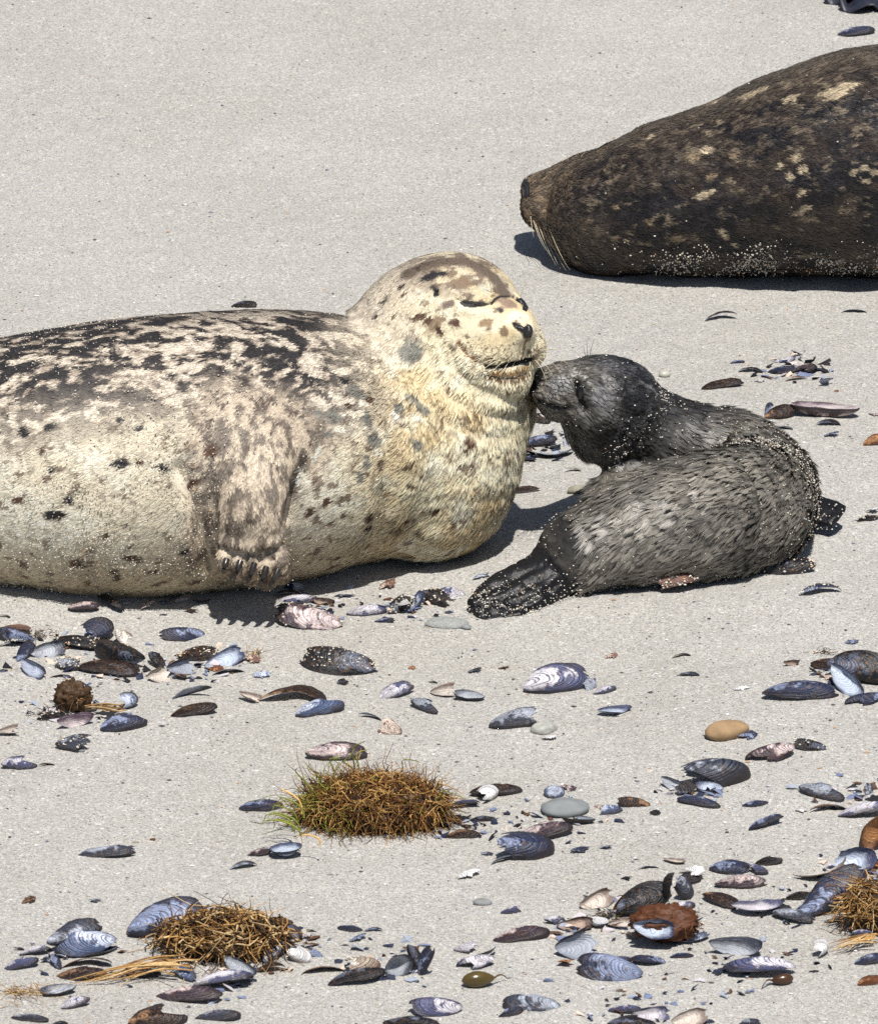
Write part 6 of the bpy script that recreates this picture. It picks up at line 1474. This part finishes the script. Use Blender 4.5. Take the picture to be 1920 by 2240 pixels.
# cast shadow at the far top right corner, modelled as thin dark sheets
SHADOW_SHEET = mat_plain('shadow_sheet_dark', (0.020, 0.022, 0.035), 0.45, 0.4, 0.3, 40, 0.2)
shadow_root = weed_root('shadow_sheets', 1890, 16, 'dark forked shadow in the top right corner, laid as flat sheets')
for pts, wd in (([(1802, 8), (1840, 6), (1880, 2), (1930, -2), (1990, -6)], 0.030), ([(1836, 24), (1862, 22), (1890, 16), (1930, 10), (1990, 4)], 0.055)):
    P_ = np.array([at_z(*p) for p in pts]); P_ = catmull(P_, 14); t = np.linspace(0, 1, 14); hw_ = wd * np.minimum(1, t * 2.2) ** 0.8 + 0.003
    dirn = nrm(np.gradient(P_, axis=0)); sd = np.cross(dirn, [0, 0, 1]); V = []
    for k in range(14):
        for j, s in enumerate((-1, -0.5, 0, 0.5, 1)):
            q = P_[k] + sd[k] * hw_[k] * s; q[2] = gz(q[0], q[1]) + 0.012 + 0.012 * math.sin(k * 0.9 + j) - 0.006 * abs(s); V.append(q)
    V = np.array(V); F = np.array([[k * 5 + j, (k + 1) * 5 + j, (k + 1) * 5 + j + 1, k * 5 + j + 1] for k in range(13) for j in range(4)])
    o = obj('blade', np_mesh('blade', V, F), SHADOW_SHEET, shadow_root); o.matrix_parent_inverse = Matrix.Translation(-Vector(shadow_root.location)); so = o.modifiers.new('thickness', 'SOLIDIFY'); so.thickness = 0.003  # each blade is a flat dark sheet standing in for the cast shadow

# ------------------------------------------------------------------ crumbs of shell and coarse grains over the beach
n = 9000
x = rng.uniform(-0.95, 0.95, n); y = rng.uniform(-2.3, 3.0, n)
w = 0.25 + 0.75 * np.exp(-((y + 0.9) / 0.9) ** 2); k = rng.random(n) < w; x, y = x[k], y[k]
P_ = np.stack([x, y, ground_z(x, y) + 0.0008], -1); m = len(P_)
size = 0.0022 * np.exp(rng.normal(0, 0.35, m)); sc3 = np.stack([1 + rng.random(m), 0.7 + 0.8 * rng.random(m), 0.4 + 0.4 * rng.random(m)], -1)
V = (P_[:, None] + OCT_V[None] * (size[:, None] * sc3)[:, None] * 0.6).reshape(-1, 3); F = (np.arange(m)[:, None, None] * 6 + OCT_F[None]).reshape(-1, 3)
pal = np.array([(0.07, 0.065, 0.07), (0.70, 0.68, 0.65), (0.12, 0.13, 0.18), (0.42, 0.24, 0.12), (0.30, 0.27, 0.23), (0.80, 0.79, 0.78), (0.05, 0.045, 0.05)])
C = pal[rng.choice(7, m, p=[0.24, 0.22, 0.14, 0.08, 0.14, 0.08, 0.10])] * (0.8 + 0.4 * rng.random((m, 1)))
cr_ = obj('shell_crumbs', np_mesh('shell_crumbs', V, F, False, np.repeat(C, 6, 0)), GRAIN, None, 'stuff')
cr_['label'] = 'tiny shell crumbs and dark grit strewn over the sand'; cr_['category'] = 'grit'
# broken bits too small to pick apart, thickest round the heaps
cent = [(150, 1430, 150), (240, 1455, 120), (430, 1450, 110), (900, 1318, 80), (690, 1316, 80), (170, 2080, 90), (480, 2130, 160), (640, 2060, 60), (850, 2110, 110), (1400, 1990, 130), (1290, 2020, 80), (1750, 1980, 140), (1870, 1900, 80), (1200, 1790, 100), (1520, 1735, 60), (1840, 1480, 80), (1860, 1750, 80), (1010, 1800, 60), (1740, 810, 70), (1170, 970, 60), (160, 1560, 90), (1600, 2110, 160), (1400, 2200, 140)]
bag = Bag(); pal = np.array([(0.020, 0.026, 0.055), (0.012, 0.012, 0.015), (0.16, 0.19, 0.30), (0.50, 0.47, 0.50), (0.10, 0.05, 0.03), (0.62, 0.50, 0.42), (0.30, 0.33, 0.40)])
for cx_, cy_, sp_ in cent:
    for k in range(40):
        p = at_z(cx_ + rng.normal(0, sp_ * 0.6), cy_ + rng.normal(0, sp_ * 0.22)); p[2] = gz(p[0], p[1]) + 0.001
        m_ = rng.integers(5, 8); th_ = np.sort(rng.uniform(0, 2 * np.pi, m_)); r_ = 0.0046 * np.exp(rng.normal(0, 0.35)) * (0.5 + rng.random(m_))
        tilt_ = np.array(Matrix.Rotation(rng.normal(0, 0.5), 3, 'X') @ Matrix.Rotation(rng.normal(0, 0.4), 3, 'Y'))
        top = np.stack([r_ * np.cos(th_) * 1.5, r_ * np.sin(th_), np.zeros(m_)], -1); V = np.concatenate([[[0, 0, 0.0022]], top, top - [0, 0, 0.0008]]) @ tilt_.T + p + [0, 0, 0.0015]
        i_ = np.arange(m_); j_ = (i_ + 1) % m_
        F = np.concatenate([np.stack([np.zeros(m_, int), 1 + i_, 1 + j_], -1), np.stack([1 + i_, 1 + m_ + i_, 1 + j_], -1), np.stack([1 + j_, 1 + m_ + i_, 1 + m_ + j_], -1)])
        bag.add(V, F, pal[rng.choice(7, p=[0.24, 0.2, 0.14, 0.12, 0.12, 0.08, 0.10])])
bits = obj('shell_bits', bag.mesh('shell_bits', False), GRAIN, None, 'stuff')
bits['label'] = 'small broken bits of mussel shell strewn between the larger shells'; bits['category'] = 'shell bits'
